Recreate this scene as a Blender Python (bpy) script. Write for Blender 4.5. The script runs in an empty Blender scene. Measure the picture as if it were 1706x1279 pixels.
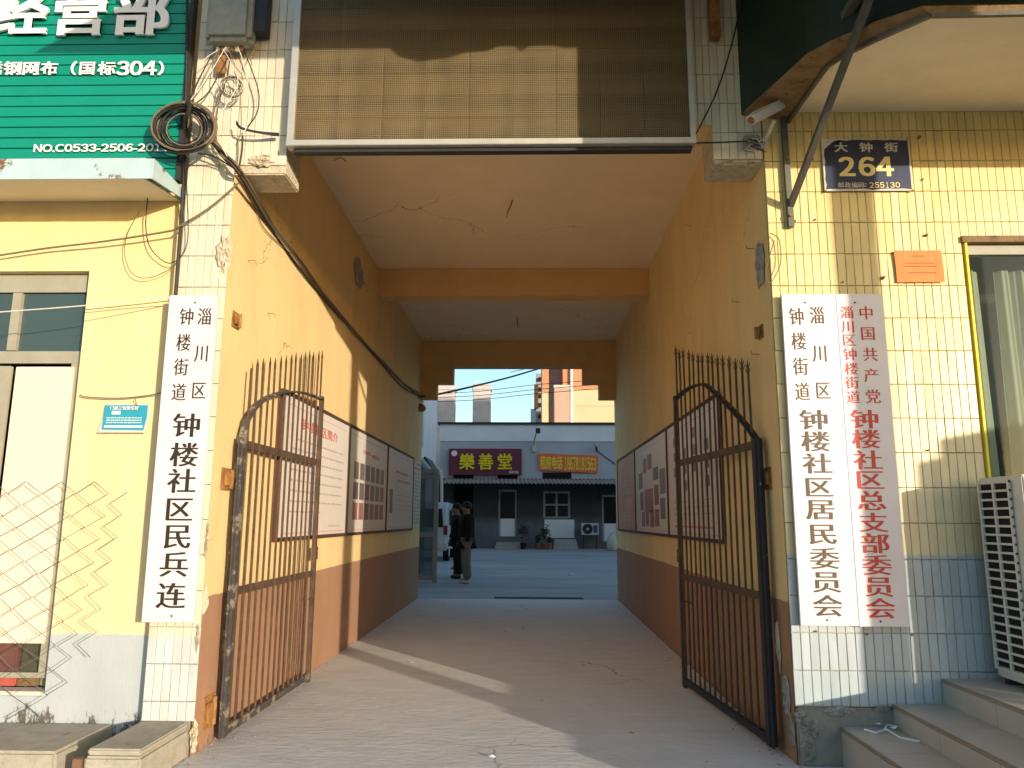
import bpy, bmesh, math, random
from mathutils import Vector, Matrix
random.seed(7)
R = math.radians
scene = bpy.context.scene
C = scene.collection

# ------------------------------------------------------------ camera
EYE = 1.35
F = 1270.4; CX, CY = 853.0, 639.5
_f = Vector((31, 226, F)).normalized()            # world +Y seen by the camera (x right, y down, z ahead)
_u = Vector((38, -7151, F)).normalized()
_u = (_u - _f * _u.dot(_f)).normalized()
_x = _f.cross(_u)
if _x.x < 0: _x = -_x
CR = Matrix(((_x.x, _f.x, _u.x), (_x.y, _f.y, _u.y), (_x.z, _f.z, _u.z)))   # camera <- world
cam = bpy.data.cameras.new('camera')
cam.sensor_width = 36; cam.lens = F / 1706 * 36
cam.clip_start = 0.05; cam.clip_end = 2000
co = bpy.data.objects.new('camera', cam); C.objects.link(co)
rx, ry, rz_ = CR[0], -CR[1], -CR[2]
co.matrix_world = Matrix(((rx[0], ry[0], rz_[0], 0), (rx[1], ry[1], rz_[1], 0), (rx[2], ry[2], rz_[2], EYE), (0, 0, 0, 1)))
scene.camera = co

# ------------------------------------------------------------ sky and sun
SUN_EL = 6.7
SUN_DIR = Vector((1.0, -1.24, 0)).normalized()     # towards the sun, on the ground
SUN_S = math.tan(R(SUN_EL)) * math.sqrt(1 + (SUN_DIR.x / SUN_DIR.y) ** 2)     # drop per metre towards the wall
SUN_ROT = math.atan2(SUN_DIR.x, SUN_DIR.y)
W = bpy.data.worlds.new('World'); scene.world = W; W.use_nodes = True
nt = W.node_tree; bg = nt.nodes['Background']
sky = nt.nodes.new('ShaderNodeTexSky'); sky.sky_type = 'NISHITA'; sky.sun_disc = False
sky.sun_elevation = R(SUN_EL); sky.sun_rotation = SUN_ROT
sky.air_density = 1.0; sky.dust_density = 1.0; sky.ozone_density = 2.2
nt.links.new(sky.outputs[0], bg.inputs[0]); bg.inputs[1].default_value = 0.15
sl = bpy.data.lights.new('sun', 'SUN'); sl.energy = 2.3; sl.angle = R(0.5); sl.color = (1.0, 0.86, 0.69)
so = bpy.data.objects.new('sun', sl); C.objects.link(so)
sd = Vector((SUN_DIR.x * math.cos(R(SUN_EL)), SUN_DIR.y * math.cos(R(SUN_EL)), math.sin(R(SUN_EL))))
so.rotation_euler = sd.to_track_quat('Z', 'Y').to_euler(); so.location = (5, -8, 6)
vs = scene.view_settings
vs.view_transform = 'Standard'; vs.look = 'None'; vs.exposure = 1.32; vs.gamma = 1; vs.use_curve_mapping = False
scene.render.engine = 'CYCLES'
scene.cycles.max_bounces = 10; scene.cycles.diffuse_bounces = 6; scene.cycles.use_denoising = True

# ------------------------------------------------------------ helpers: places measured off the photograph
def ray(px, py):
    c = Vector((px - CX, py - CY, F)); return CR.transposed() @ c
def at(px, py, Y):
    r = ray(px, py); t = Y / r.y; return Vector((r.x * t, Y, r.z * t + EYE))
def atX(px, py, X):
    r = ray(px, py); t = X / r.x; return Vector((X, r.y * t, r.z * t + EYE))
def atZ(px, py, Z=0.0):
    r = ray(px, py); t = (Z - EYE) / r.z; return Vector((r.x * t, r.y * t, Z))

INV = {}
def tag(o, label=None, cat=None, group=None, kind=None):
    if label: o['label'] = label
    if cat: o['category'] = cat
    if group: o['group'] = group
    if kind: o['kind'] = kind
    return o
def thing(name, label, cat, loc=(0, 0, 0), rz=0.0, group=None, rot=None):
    o = bpy.data.objects.new(name, None); C.objects.link(o)
    o.location = loc; o.rotation_euler = rot if rot else (0, 0, rz); o.empty_display_size = 0.1
    m = Matrix.Translation(Vector(loc)) @ (Matrix.Rotation(rz, 4, 'Z') if not rot else Vector((0,0,0)).to_track_quat('Z','Y').to_matrix().to_4x4())
    if rot:
        from mathutils import Euler
        m = Matrix.Translation(Vector(loc)) @ Euler(rot).to_matrix().to_4x4()
    INV[o.name] = m.inverted()
    return tag(o, label, cat, group)

class MB:
    def __init__(s): s.v = []; s.f = []; s.sm = False
    def box(s, x0, x1, y0, y1, z0, z1):
        b = len(s.v)
        s.v += [(x0,y0,z0),(x1,y0,z0),(x1,y1,z0),(x0,y1,z0),(x0,y0,z1),(x1,y0,z1),(x1,y1,z1),(x0,y1,z1)]
        s.f += [tuple(b+i for i in q) for q in ((3,2,1,0),(4,5,6,7),(0,1,5,4),(1,2,6,5),(2,3,7,6),(3,0,4,7))]
        return s
    def quad(s, *p):
        b = len(s.v); s.v += [tuple(q) for q in p]; s.f.append(tuple(range(b, b + len(p)))); return s
    def bar(s, p0, p1, w, h=None, up=(0, 0, 1)):
        h = h or w; p0 = Vector(p0); p1 = Vector(p1); d = (p1 - p0).normalized(); u = Vector(up)
        if abs(d.dot(u)) > 0.97: u = Vector((0, 1, 0))
        a = d.cross(u).normalized() * w / 2; c = a.cross(d).normalized() * h / 2
        b = len(s.v)
        for p in (p0, p1): s.v += [tuple(p - a - c), tuple(p + a - c), tuple(p + a + c), tuple(p - a + c)]
        s.f += [tuple(b+i for i in q) for q in ((3,2,1,0),(4,5,6,7),(0,1,5,4),(1,2,6,5),(2,3,7,6),(3,0,4,7))]
        return s
    def tube(s, pts, r, n=6, r1=None):
        pts = [Vector(p) for p in pts]; m = len(pts); rings = []
        prev = None
        for i, p in enumerate(pts):
            d = (pts[min(i+1, m-1)] - pts[max(i-1, 0)])
            if d.length < 1e-9: d = Vector((0, 0, 1))
            d.normalize()
            u = prev if prev is not None else (Vector((0, 0, 1)) if abs(d.z) < 0.9 else Vector((1, 0, 0)))
            a = d.cross(u)
            if a.length < 1e-4: a = d.cross(Vector((0.3, 0.9, 0.2)))
            a.normalize(); c = a.cross(d).normalized(); prev = c
            rr = r if r1 is None else r + (r1 - r) * i / max(1, m - 1)
            b = len(s.v); rings.append(b)
            for k in range(n):
                t = 2 * math.pi * k / n; s.v.append(tuple(p + a * math.cos(t) * rr + c * math.sin(t) * rr))
        for i in range(m - 1):
            for k in range(n):
                k2 = (k + 1) % n; s.f.append((rings[i]+k, rings[i]+k2, rings[i+1]+k2, rings[i+1]+k))
        s.f.append(tuple(rings[0] + k for k in range(n))[::-1]); s.f.append(tuple(rings[-1] + k for k in range(n)))
        return s
    def disc(s, c, r, axis, th, n=20, r2=None):
        c = Vector(c); a = Vector(axis).normalized(); return s.tube([c - a * th / 2, c + a * th / 2], r, n, r2)
    def lathe(s, c, prof, n=16):
        rings = []
        for (r, z) in prof:
            b = len(s.v); rings.append(b)
            for k in range(n):
                t = 2 * math.pi * k / n; s.v.append((c[0] + r * math.cos(t), c[1] + r * math.sin(t), c[2] + z))
        for i in range(len(rings) - 1):
            for k in range(n):
                k2 = (k + 1) % n; s.f.append((rings[i]+k, rings[i]+k2, rings[i+1]+k2, rings[i+1]+k))
        s.f.append(tuple(rings[0] + k for k in range(n))[::-1]); s.f.append(tuple(rings[-1] + k for k in range(n)))
        return s
    def prism(s, pts, d):                      # pts: closed outline (3-D, planar), d: thickness vector
        b = len(s.v); n = len(pts); d = Vector(d)
        s.v += [tuple(p) for p in pts] + [tuple(Vector(p) + d) for p in pts]
        s.f.append(tuple(range(b, b + n))[::-1]); s.f.append(tuple(range(b + n, b + 2 * n)))
        for k in range(n):
            k2 = (k + 1) % n; s.f.append((b + k, b + k2, b + n + k2, b + n + k))
        return s
    def add_mesh(s, verts, faces):
        b = len(s.v); s.v += verts; s.f += [tuple(i + b for i in q) for q in faces]; return s
    def build(s, name, m, parent=None, bevel=0, smooth=False, local=False, kind=None, label=None, seg=2):
        me = bpy.data.meshes.new(name)
        vv = s.v
        if parent is not None and not local:
            root = parent; M = INV.get(root.name)
            if M is not None: vv = [tuple(M @ Vector(p)) for p in s.v]
        me.from_pydata(vv, [], s.f); me.update()
        bm = bmesh.new(); bm.from_mesh(me); bmesh.ops.recalc_face_normals(bm, faces=bm.faces)
        if bevel:
            bmesh.ops.bevel(bm, geom=[e for e in bm.edges if e.is_manifold and e.calc_face_angle(0) > 0.6], offset=bevel, segments=seg, affect='EDGES', clamp_overlap=True)
        bm.to_mesh(me); bm.free()
        if smooth:
            for p in me.polygons: p.use_smooth = True
        me.materials.append(m)
        o = bpy.data.objects.new(name, me); C.objects.link(o)
        if parent is not None:
            o.parent = parent; INV[o.name] = INV.get(parent.name, Matrix())
        if kind: o['kind'] = kind
        if label: o['label'] = label
        return o

# ------------------------------------------------------------ materials
MATS = {}
def pm(name, col, rough=0.8, var=0.0, vscale=3.0, col2=None, bump=0.0, bscale=60, metal=0.0, spots=None, sscale=20, samt=0.5, zband=None, objvar=0.0, spec=0.3, stretch=None, lowdirt=None, crack=None):
    """colour with a slow mix to col2, small spots of another colour, optional paint bands by height, fine relief"""
    m = bpy.data.materials.new(name); m.use_nodes = True; MATS[name] = m
    t = m.node_tree; N = t.nodes; L = t.links; b = N['Principled BSDF']
    b.inputs['Roughness'].default_value = rough; b.inputs['Metallic'].default_value = metal
    b.inputs['Specular IOR Level'].default_value = spec
    geo = N.new('ShaderNodeNewGeometry'); vec = geo.outputs['Position']
    if stretch:
        mp = N.new('ShaderNodeMapping'); mp.inputs['Scale'].default_value = stretch; L.new(vec, mp.inputs[0]); vecs = mp.outputs[0]
    else: vecs = vec
    def noise(sc, det=5, r=0.6, v=vecs):
        n = N.new('ShaderNodeTexNoise'); n.inputs['Scale'].default_value = sc; n.inputs['Detail'].default_value = det; n.inputs['Roughness'].default_value = r
        L.new(v, n.inputs['Vector']); return n.outputs['Fac']
    def ramp(src, a, c):
        r = N.new('ShaderNodeMapRange'); r.inputs['From Min'].default_value = a; r.inputs['From Max'].default_value = c; r.clamp = True
        L.new(src, r.inputs['Value']); return r.outputs['Result']
    def mix(fac, A, B):
        x = N.new('ShaderNodeMix'); x.data_type = 'RGBA'
        if isinstance(fac, float): x.inputs['Factor'].default_value = fac
        else: L.new(fac, x.inputs['Factor'])
        for k, val in (('A', A), ('B', B)):
            sk = [i for i in x.inputs if i.name == k and i.type == 'RGBA'][0]
            if isinstance(val, tuple): sk.default_value = (*val[:3], 1)
            else: L.new(val, sk)
        return [o for o in x.outputs if o.type == 'RGBA'][0]
    base = tuple(col)
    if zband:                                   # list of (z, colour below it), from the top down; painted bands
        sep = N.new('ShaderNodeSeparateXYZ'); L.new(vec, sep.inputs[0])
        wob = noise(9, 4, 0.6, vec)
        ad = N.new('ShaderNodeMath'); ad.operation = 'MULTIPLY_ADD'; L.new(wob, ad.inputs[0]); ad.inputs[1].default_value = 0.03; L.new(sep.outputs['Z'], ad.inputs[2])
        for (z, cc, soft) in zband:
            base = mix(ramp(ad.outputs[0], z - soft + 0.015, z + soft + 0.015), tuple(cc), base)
    if col2 or var:
        c2 = col2 or tuple(min(1, c * (1 - var)) for c in col)
        f = ramp(noise(vscale), 0.35, 0.68)
        if col2: base = mix(f, base, tuple(c2)) if not zband else base
        if var:
            mm = N.new('ShaderNodeMix'); mm.data_type = 'RGBA'; mm.blend_type = 'MULTIPLY'
            fa = ramp(noise(vscale * 1.7, 6, 0.65), 0.3, 0.75)
            L.new(fa, mm.inputs['Factor'])
            aa = [i for i in mm.inputs if i.name == 'A' and i.type == 'RGBA'][0]; bb = [i for i in mm.inputs if i.name == 'B' and i.type == 'RGBA'][0]
            if isinstance(base, tuple): aa.default_value = (*base[:3], 1)
            else: L.new(base, aa)
            bb.default_value = (1 - var, 1 - var, 1 - var * 1.1, 1)
            base = [o for o in mm.outputs if o.type == 'RGBA'][0]
    if spots:
        f = ramp(noise(sscale, 7, 0.7), 0.78 - samt * 0.3, 0.82 - samt * 0.3)
        base = mix(f, base, tuple(spots))
    if crack:                                    # hairline cracks: (cell scale, width, colour)
        vo = N.new('ShaderNodeTexVoronoi'); vo.feature = 'DISTANCE_TO_EDGE'; vo.inputs['Scale'].default_value = crack[0]
        nz = N.new('ShaderNodeTexNoise'); nz.inputs['Scale'].default_value = crack[0] * 2.2; nz.inputs['Detail'].default_value = 6; L.new(vec, nz.inputs['Vector'])
        va = N.new('ShaderNodeVectorMath'); va.operation = 'MULTIPLY_ADD'; L.new(nz.outputs['Color'], va.inputs[0]); va.inputs[1].default_value = (0.55 / crack[0],) * 3; L.new(vec, va.inputs[2])
        L.new(va.outputs[0], vo.inputs['Vector'])
        e1 = ramp(vo.outputs['Distance'], crack[1], 0.0); e2 = ramp(noise(crack[0] * 0.7, 3, 0.5, vec), 0.52, 0.60)
        mm_ = N.new('ShaderNodeMath'); mm_.operation = 'MULTIPLY'; L.new(e1, mm_.inputs[0]); L.new(e2, mm_.inputs[1])
        base = mix(mm_.outputs[0], base, tuple(crack[2]))
    if lowdirt:                                  # damp, mouldy foot of a wall: (z top, colour)
        sep2 = N.new('ShaderNodeSeparateXYZ'); L.new(vec, sep2.inputs[0])
        h = ramp(sep2.outputs['Z'], lowdirt[0], lowdirt[1])
        nn = noise(14, 8, 0.75)
        ml = N.new('ShaderNodeMath'); ml.operation = 'MULTIPLY_ADD'; L.new(h, ml.inputs[0]); ml.inputs[1].default_value = 0.32; L.new(nn, ml.inputs[2])
        base = mix(ramp(ml.outputs[0], 0.80, 0.86), base, tuple(lowdirt[2]))
    if objvar:
        oi = N.new('ShaderNodeObjectInfo'); hs = N.new('ShaderNodeHueSaturation')
        mr = N.new('ShaderNodeMapRange'); mr.inputs['To Min'].default_value = 1 - objvar; mr.inputs['To Max'].default_value = 1 + objvar * 0.6
        L.new(oi.outputs['Random'], mr.inputs['Value']); L.new(mr.outputs[0], hs.inputs['Value'])
        if isinstance(base, tuple): hs.inputs['Color'].default_value = (*base[:3], 1)
        else: L.new(base, hs.inputs['Color'])
        base = hs.outputs[0]
    if isinstance(base, tuple): b.inputs['Base Color'].default_value = (*base[:3], 1)
    else: L.new(base, b.inputs['Base Color'])
    if bump:
        bp = N.new('ShaderNodeBump'); bp.inputs['Strength'].default_value = bump; bp.inputs['Distance'].default_value = 0.01
        L.new(noise(bscale, 6, 0.65), bp.inputs['Height']); L.new(bp.outputs[0], b.inputs['Normal'])
    return m
def srgb(r, g, b):
    f = lambda c: (c/255/12.92) if c <= 10 else ((c/255 + 0.055)/1.055) ** 2.4
    return (f(r), f(g), f(b))

YEL = (0.74, 0.56, 0.22); BRN = (0.36, 0.20, 0.115)
m_pass = pm('passage_paint', (0.76, 0.57, 0.28), 0.75, var=0.16, vscale=1.6, zband=[(0.885, BRN, 0.004)], bump=0.5, bscale=30, spots=(0.50, 0.42, 0.30), sscale=9, samt=0.30, stretch=(1.4, 1.4, 0.5), lowdirt=(0.16, 0.0, (0.17, 0.13, 0.10)), crack=(0.9, 0.005, (0.26, 0.17, 0.09)))
m_ceil = pm('ceiling_paint', (0.82, 0.68, 0.48), 0.85, var=0.12, vscale=1.1, bump=0.4, bscale=18, spots=(0.60, 0.46, 0.30), sscale=5, samt=0.35, crack=(0.6, 0.004, (0.30, 0.22, 0.15)))
m_beam = pm('beam_paint', (0.68, 0.44, 0.20), 0.8, var=0.15, vscale=2, bump=0.2)
m_tile_l = pm('glazed_tile_cream', (0.68, 0.62, 0.47), 0.35, var=0.22, vscale=5, stretch=(1, 1, 0.3), objvar=0.09, bump=0.12, bscale=40, spots=(0.36, 0.28, 0.19), sscale=26, samt=0.16, spec=0.5, zband=[(0.66, (0.55, 0.57, 0.55), 0.01)])
m_tile_r = pm('glazed_tile_yellow', (0.74, 0.59, 0.25), 0.4, var=0.20, vscale=5, stretch=(1, 1, 0.3), objvar=0.08, bump=0.12, bscale=40, spots=(0.42, 0.34, 0.2), sscale=26, samt=0.12, spec=0.5, zband=[(2.1, (0.70, 0.59, 0.36), 0.5), (1.16, (0.42, 0.48, 0.50), 0.006)])
m_grout = pm('grout', (0.56, 0.47, 0.30), 0.95, var=0.4, vscale=8, bump=0.4)
m_lwall = pm('yellow_render', (0.78, 0.62, 0.31), 0.85, var=0.16, vscale=1.8, stretch=(1.2, 1, 0.45), bump=0.25, bscale=50, zband=[(2.35, (0.74, 0.60, 0.34), 0.7), (0.665, (0.42, 0.46, 0.47), 0.005)], lowdirt=(0.50, 0.16, (0.10, 0.09, 0.07)))
m_conc = pm('rough_concrete', (0.30, 0.28, 0.24), 0.95, var=0.35, vscale=5, bump=0.9, bscale=30, spots=(0.12, 0.11, 0.09), sscale=12, samt=0.4)
m_slab = pm('plinth_render', (0.42, 0.38, 0.30), 0.95, var=0.3, vscale=6, bump=0.6, bscale=70, spots=(0.14, 0.13, 0.11), sscale=9, samt=0.45)
m_floor = pm('passage_concrete', (0.70, 0.70, 0.67), 0.75, var=0.18, vscale=2.2, col2=(0.72, 0.71, 0.68), bump=0.7, bscale=14, stretch=(0.6, 1.6, 1), spots=(0.42, 0.40, 0.37), sscale=16, samt=0.34, crack=(0.55, 0.006, (0.20, 0.18, 0.16)))
m_street = pm('street_concrete', (0.36, 0.33, 0.28), 0.9, var=0.25, vscale=1.5, bump=0.4, bscale=30)
m_yard = pm('yard_concrete', (0.36, 0.36, 0.365), 0.75, var=0.35, vscale=0.7, col2=(0.48, 0.475, 0.47), bump=0.3, bscale=8, stretch=(0.35, 1.3, 1))
m_kerb = pm('threshold_concrete', (0.42, 0.41, 0.40), 0.85, var=0.2, vscale=3, bump=0.3)
m_green = pm('green_slat_paint', (0.0, 0.24, 0.16), 0.4, var=0.12, vscale=2.5, spec=0.5)
m_white = pm('white_letter', (0.80, 0.77, 0.72), 0.5)
m_rust = pm('rust', (0.32, 0.13, 0.045), 0.9, var=0.5, vscale=14, col2=(0.48, 0.26, 0.08), bump=0.8, bscale=90)
m_ledge = pm('pale_blue_sheet', (0.42, 0.55, 0.58), 0.5, var=0.15, vscale=4, spots=(0.17, 0.085, 0.045), sscale=2.6, samt=0.72, bump=0.1)
m_soffit = pm('soffit_cream', (0.82, 0.74, 0.56), 0.7, var=0.12, vscale=3)
m_gate = pm('gate_iron', (0.065, 0.042, 0.030), 0.6, var=0.3, vscale=9, col2=(0.13, 0.072, 0.04), spots=(0.26, 0.20, 0.13), sscale=16, samt=0.33, bump=0.4, bscale=80, spec=0.4)
m_gate2 = pm('gate_post_peeling', (0.07, 0.06, 0.055), 0.6, var=0.3, vscale=9, spots=(0.22, 0.19, 0.14), sscale=8, samt=0.82, bump=0.7, bscale=60)
m_gate3 = pm('gate_post_blue_black', (0.02, 0.025, 0.035), 0.5, var=0.3, vscale=9, spots=(0.30, 0.27, 0.22), sscale=9, samt=0.42, bump=0.6, bscale=60)
m_sign = pm('sign_white_panel', (0.66, 0.60, 0.61), 0.4, var=0.07, vscale=2.5, spec=0.5)
m_black = pm('sign_black_ink', (0.03, 0.024, 0.018), 0.4)
m_brownink = pm('sign_brown_ink', (0.085, 0.055, 0.03), 0.4)
m_red = pm('sign_red_ink', (0.52, 0.045, 0.035), 0.4)
m_alu = pm('aluminium_rail', (0.55, 0.52, 0.45), 0.45, metal=0.5, var=0.15, vscale=4)
m_dark = pm('dark_metal', (0.035, 0.035, 0.035), 0.6, var=0.3)
m_cable = pm('cable_black', (0.022, 0.02, 0.018), 0.6, var=0.3, vscale=20)
m_cable2 = pm('cable_dusty', (0.20, 0.15, 0.09), 0.7, var=0.4, vscale=20)
m_cablew = pm('cable_white', (0.62, 0.58, 0.50), 0.6)
m_boxp = pm('box_grey_green', (0.30, 0.31, 0.26), 0.5, var=0.25, vscale=8, spots=(0.34, 0.2, 0.1), sscale=12, samt=0.3)
m_frame = pm('window_frame_olive', (0.33, 0.31, 0.24), 0.5, var=0.15, vscale=5)
m_cream = pm('cream_panel', (0.70, 0.60, 0.47), 0.6, var=0.06, vscale=1.5)
m_gate_frame = pm('board_frame_brown', (0.085, 0.04, 0.022), 0.7, var=0.2, vscale=8)
m_paper = pm('poster_paper', (0.66, 0.60, 0.54), 0.35, var=0.08, vscale=2)
m_pred = pm('poster_red_paper', (0.62, 0.22, 0.17), 0.35, var=0.3, vscale=3, col2=(0.65, 0.42, 0.30))
m_pink = pm('orange_paper', (0.80, 0.23, 0.07), 0.7, var=0.10, vscale=12)
m_ink = pm('print_grey', (0.30, 0.28, 0.26), 0.5)
m_inkr = pm('print_red', (0.60, 0.10, 0.07), 0.5)
m_photo = pm('photo_print', (0.10, 0.085, 0.08), 0.4, var=0.4, vscale=40, col2=(0.35, 0.25, 0.2), objvar=0.3)
m_photo2 = pm('photo_print_red', (0.42, 0.09, 0.07), 0.4, var=0.4, vscale=40, col2=(0.2, 0.18, 0.16), objvar=0.3)
m_blue = pm('plate_blue', (0.010, 0.022, 0.075), 0.35, var=0.25, vscale=12, spec=0.5)
m_bluelt = pm('notice_blue', (0.03, 0.30, 0.42), 0.4, var=0.15, vscale=14)
m_plate = pm('plate_edge_white', (0.60, 0.57, 0.50), 0.6, var=0.2, vscale=20)
m_gold = pm('plate_gold', (0.72, 0.60, 0.25), 0.4)
m_steel = pm('angle_steel_grey', (0.13, 0.125, 0.11), 0.5, var=0.35, vscale=10, spots=(0.25, 0.12, 0.05), sscale=14, samt=0.25, metal=0.2)
m_dgreen = pm('signbox_dark_green', (0.012, 0.028, 0.018), 0.45, var=0.3, vscale=1.5)
m_strip = pm('signbox_edge_brown', (0.28, 0.18, 0.09), 0.8, var=0.5, vscale=7, spots=(0.09, 0.05, 0.03), sscale=16, samt=0.6, bump=0.5)
m_step = pm('step_tile', (0.46, 0.42, 0.36), 0.45, var=0.14, vscale=3, bump=0.1, spec=0.5, spots=(0.25, 0.21, 0.16), sscale=8, samt=0.15)
m_nose = pm('step_nosing', (0.30, 0.22, 0.15), 0.5, var=0.2)
m_acw = pm('ac_cream', (0.62, 0.60, 0.52), 0.4, var=0.08, vscale=3, spec=0.5)
m_hole = pm('dark_recess', (0.012, 0.012, 0.011), 0.9)
m_litter = pm('litter_white', (0.75, 0.75, 0.76), 0.6)
m_wht = pm('yard_white_render', (0.78, 0.80, 0.82), 0.9, var=0.12, vscale=0.6, bump=0.2)
m_gry = pm('yard_grey_render', (0.47, 0.49, 0.53), 0.9, var=0.16, vscale=0.5, bump=0.2)
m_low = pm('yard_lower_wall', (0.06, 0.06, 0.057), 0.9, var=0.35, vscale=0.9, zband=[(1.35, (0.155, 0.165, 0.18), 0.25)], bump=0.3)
m_awn = pm('corrugated_sheet', (0.36, 0.31, 0.27), 0.7, var=0.35, vscale=1.2)
m_maroon = pm('maroon_sign', (0.155, 0.035, 0.06), 0.5, var=0.12, vscale=1)
m_yell = pm('yellow_letters', (0.80, 0.62, 0.02), 0.5)
m_orange = pm('orange_banner', (0.88, 0.17, 0.06), 0.6, var=0.1, vscale=1)
m_dframe = pm('yard_frame', (0.30, 0.30, 0.31), 0.5)
m_chim = pm('chimney_render', (0.58, 0.53, 0.49), 0.95, var=0.25, vscale=0.9, col2=(0.66, 0.55, 0.48), bump=0.4, bscale=8)
m_apc = pm('apartment_cream', (0.62, 0.45, 0.27), 0.9, var=0.08, vscale=0.3)
m_apo = pm('apartment_orange', (0.52, 0.235, 0.12), 0.9, var=0.08, vscale=0.3)
m_apg = pm('apartment_grey', (0.30, 0.30, 0.32), 0.9, var=0.1, vscale=0.4)
m_pot = pm('terracotta', (0.20, 0.11, 0.07), 0.8, var=0.2)
m_leaf = pm('leaf_green', (0.028, 0.045, 0.024), 0.6, var=0.4, vscale=20)
m_skin = pm('skin', (0.30, 0.17, 0.11), 0.6)
m_hair = pm('hair_black', (0.012, 0.010, 0.009), 0.6)
m_jack = pm('jacket_black', (0.016, 0.012, 0.012), 0.9, var=0.2, vscale=12)
m_jack2 = pm('jacket_charcoal', (0.03, 0.026, 0.025), 0.9, var=0.2, vscale=12)
m_trg = pm('trousers_grey', (0.20, 0.195, 0.185), 0.9, var=0.2, vscale=12)
m_trb = pm('trousers_black', (0.012, 0.014, 0.016), 0.9)
m_shoe = pm('shoe_white', (0.50, 0.45, 0.40), 0.6)
m_shoed = pm('shoe_dark', (0.02, 0.02, 0.022), 0.5)
m_bagr = pm('bag_red', (0.55, 0.07, 0.04), 0.6)
m_vanw = pm('van_white', (0.55, 0.60, 0.66), 0.3, spec=0.6)
m_tyre = pm('tyre', (0.015, 0.015, 0.016), 0.85)
m_redl = pm('tail_lamp', (0.35, 0.02, 0.02), 0.2, spec=0.6)
m_bluer = pm('blue_sheet_roof', (0.03, 0.10, 0.30), 0.5, var=0.2)
m_curt = pm('curtain_cream', (0.60, 0.58, 0.47), 0.85, var=0.12, vscale=5)
m_room = pm('room_dark', (0.07, 0.07, 0.05), 0.9)
m_yfilm = pm('yellow_window_trim', (0.80, 0.62, 0.03), 0.5)
m_goods = pm('goods_red', (0.45, 0.10, 0.08), 0.8, var=0.2)
m_goods2 = pm('goods_brown', (0.20, 0.12, 0.06), 0.8, var=0.3)
m_goods3 = pm('goods_olive', (0.24, 0.24, 0.12), 0.8, var=0.3)
m_wood = pm('timber_pole', (0.16, 0.14, 0.12), 0.9, var=0.3, vscale=4)
m_mesh = pm('chain_link_wire', (0.13, 0.135, 0.125), 0.6, metal=0.0, var=0.3, vscale=15)
m_patch = pm('broken_plaster', (0.62, 0.54, 0.40), 0.95, var=0.45, vscale=14, bump=1.0, bscale=45, spots=(0.22, 0.16, 0.09), sscale=22, samt=0.55)
m_patchr = pm('broken_plaster_grey', (0.40, 0.37, 0.33), 0.95, var=0.45, vscale=14, bump=1.0, bscale=45, spots=(0.10, 0.08, 0.06), sscale=20, samt=0.6)

def glass(name, tint, rough=0.04, alpha=0.35):
    m = bpy.data.materials.new(name); m.use_nodes = True
    t = m.node_tree; b = t.nodes['Principled BSDF']; b.inputs['Base Color'].default_value = (*tint, 1)
    b.inputs['Roughness'].default_value = rough; b.inputs['Specular IOR Level'].default_value = 0.8
    tr = t.nodes.new('ShaderNodeBsdfTransparent'); tr.inputs[0].default_value = (0.85, 0.9, 0.88, 1)
    mx = t.nodes.new('ShaderNodeMixShader'); mx.inputs[0].default_value = alpha
    t.links.new(tr.outputs[0], mx.inputs[1]); t.links.new(b.outputs[0], mx.inputs[2])
    t.links.new(mx.outputs[0], t.nodes['Material Output'].inputs[0]); return m
g_dark = glass('glass_dark', (0.05, 0.08, 0.075), 0.03, 0.85)
g_clear = glass('glass_clear', (0.10, 0.12, 0.11), 0.03, 0.16)
g_yard = glass('glass_yard', (0.012, 0.012, 0.015), 0.35, 0.97)
g_yard.node_tree.nodes['Principled BSDF'].inputs['Specular IOR Level'].default_value = 0.25
g_porch = glass('glass_porch', (0.10, 0.14, 0.17), 0.08, 0.55)

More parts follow.
